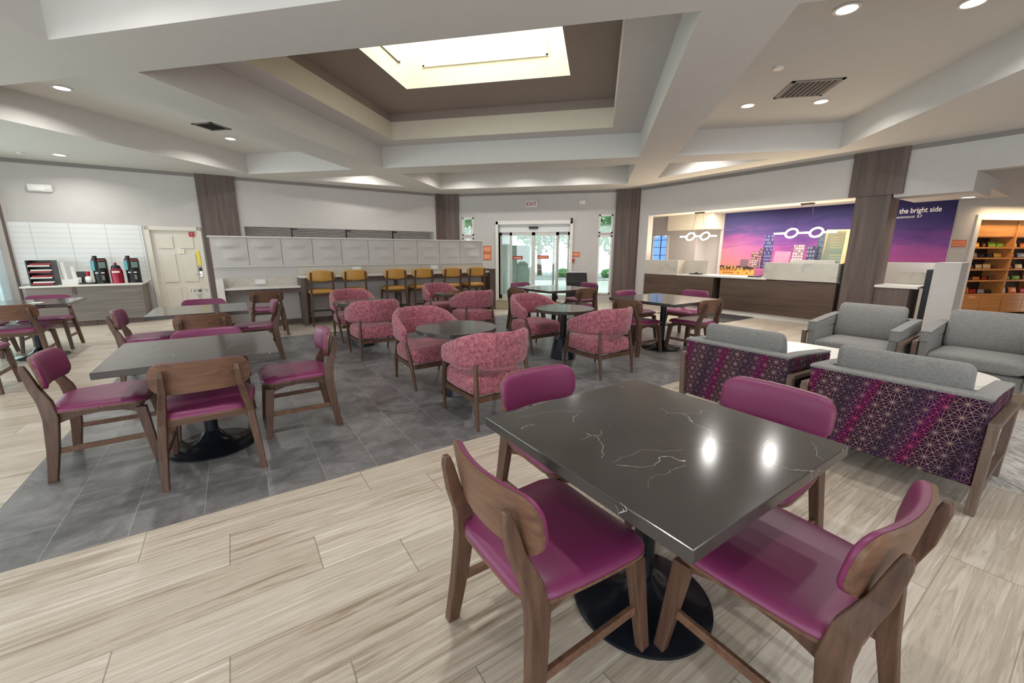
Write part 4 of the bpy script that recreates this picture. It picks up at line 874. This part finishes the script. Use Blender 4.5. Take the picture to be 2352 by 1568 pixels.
for x in (-.5, .5):
    for y in (-.2, .2): MB().posts([(x, y, .012, .015, .015), (x, y, .415, .02, .02)]).build('leg', WG, t)
mb = MB(Matrix.Rotation(TH, 4, 'Z')); mb.box(3.74, 5.45, -1.6, 2.0, .0, .012); tag(mb.build('area_rug', M['rug']), 'streaked pale grey area rug under the lounge armchairs', 'rug')

# ================================================================ OUTSIDE
struct(MB().box(-40, 40, 12.6, 60, -.25, -.05).build('ground', M['pave'])); struct(MB().box(-40, 40, 22, 30, -.05, -.02).build('road', M['asphalt']))
def make_tree():
    t = root('tree', T(0, 0), 'x', 'tree', 'green trees outside')
    MB().rod([(0, 0, 0), (.1, 0, 1.6), (0, .1, 3)], [.16, .11, .06], 8).build('trunk', M['trunk'], t)
    bm_ = bmesh.new(); rnd = random.Random(3)
    for i in range(1500):
        a = rnd.random()*2*PI; e = math.acos(2*rnd.random()-1); rr = rnd.random()**.4
        p = Vector((1.6*rr*math.sin(e)*math.cos(a), 1.6*rr*math.sin(e)*math.sin(a), 3.1+1.7*rr*math.cos(e)))
        q = Matrix.Translation(p) @ Matrix.Rotation(rnd.random()*6, 4, Vector((rnd.random(), rnd.random(), rnd.random())).normalized())
        s_ = .09+.1*rnd.random(); bm_.faces.new([bm_.verts.new(q @ Vector(c)) for c in ((-s_, 0, 0), (0, -s_*.5, 0), (s_, 0, 0), (0, s_*.5, 0))])
    me_ = bpy.data.meshes.new('crown'); bm_.to_mesh(me_); bm_.free(); me_.materials.append(M['leaf']); c = bpy.data.objects.new('crown', me_); COL.objects.link(c); c.parent = t
    return t
TR = make_tree()
for x, y, lab in ((-6.5, 21, 'leafy tree seen through the left sidelight window'), (-3.6, 26, 'leafy tree seen through the left sliding door'), (-.9, 24, 'leafy tree seen through the right sliding door'), (.8, 20, 'leafy tree seen through the right sidelight window'), (-12, 30, 'leafy tree far left beyond the road')):
    place(TR, T(x, y, -.1, x), lab)
for x, lab in ((-4.2, 'low round shrub outside beyond the left glass door'), (-2.0, 'low round shrub outside behind the middle door stile'), (.6, 'low round shrub outside beyond the right sidelight')):
    mb = MB(T(x, 24.5, .1)); mb.lathe([(.0, -.15), (.35, -.1), (.45, .1), (.35, .3), (.0, .4)], 14); tag(mb.build('shrub', M['leaf'], smooth=50), lab, 'shrub', 'low shrubs outside')
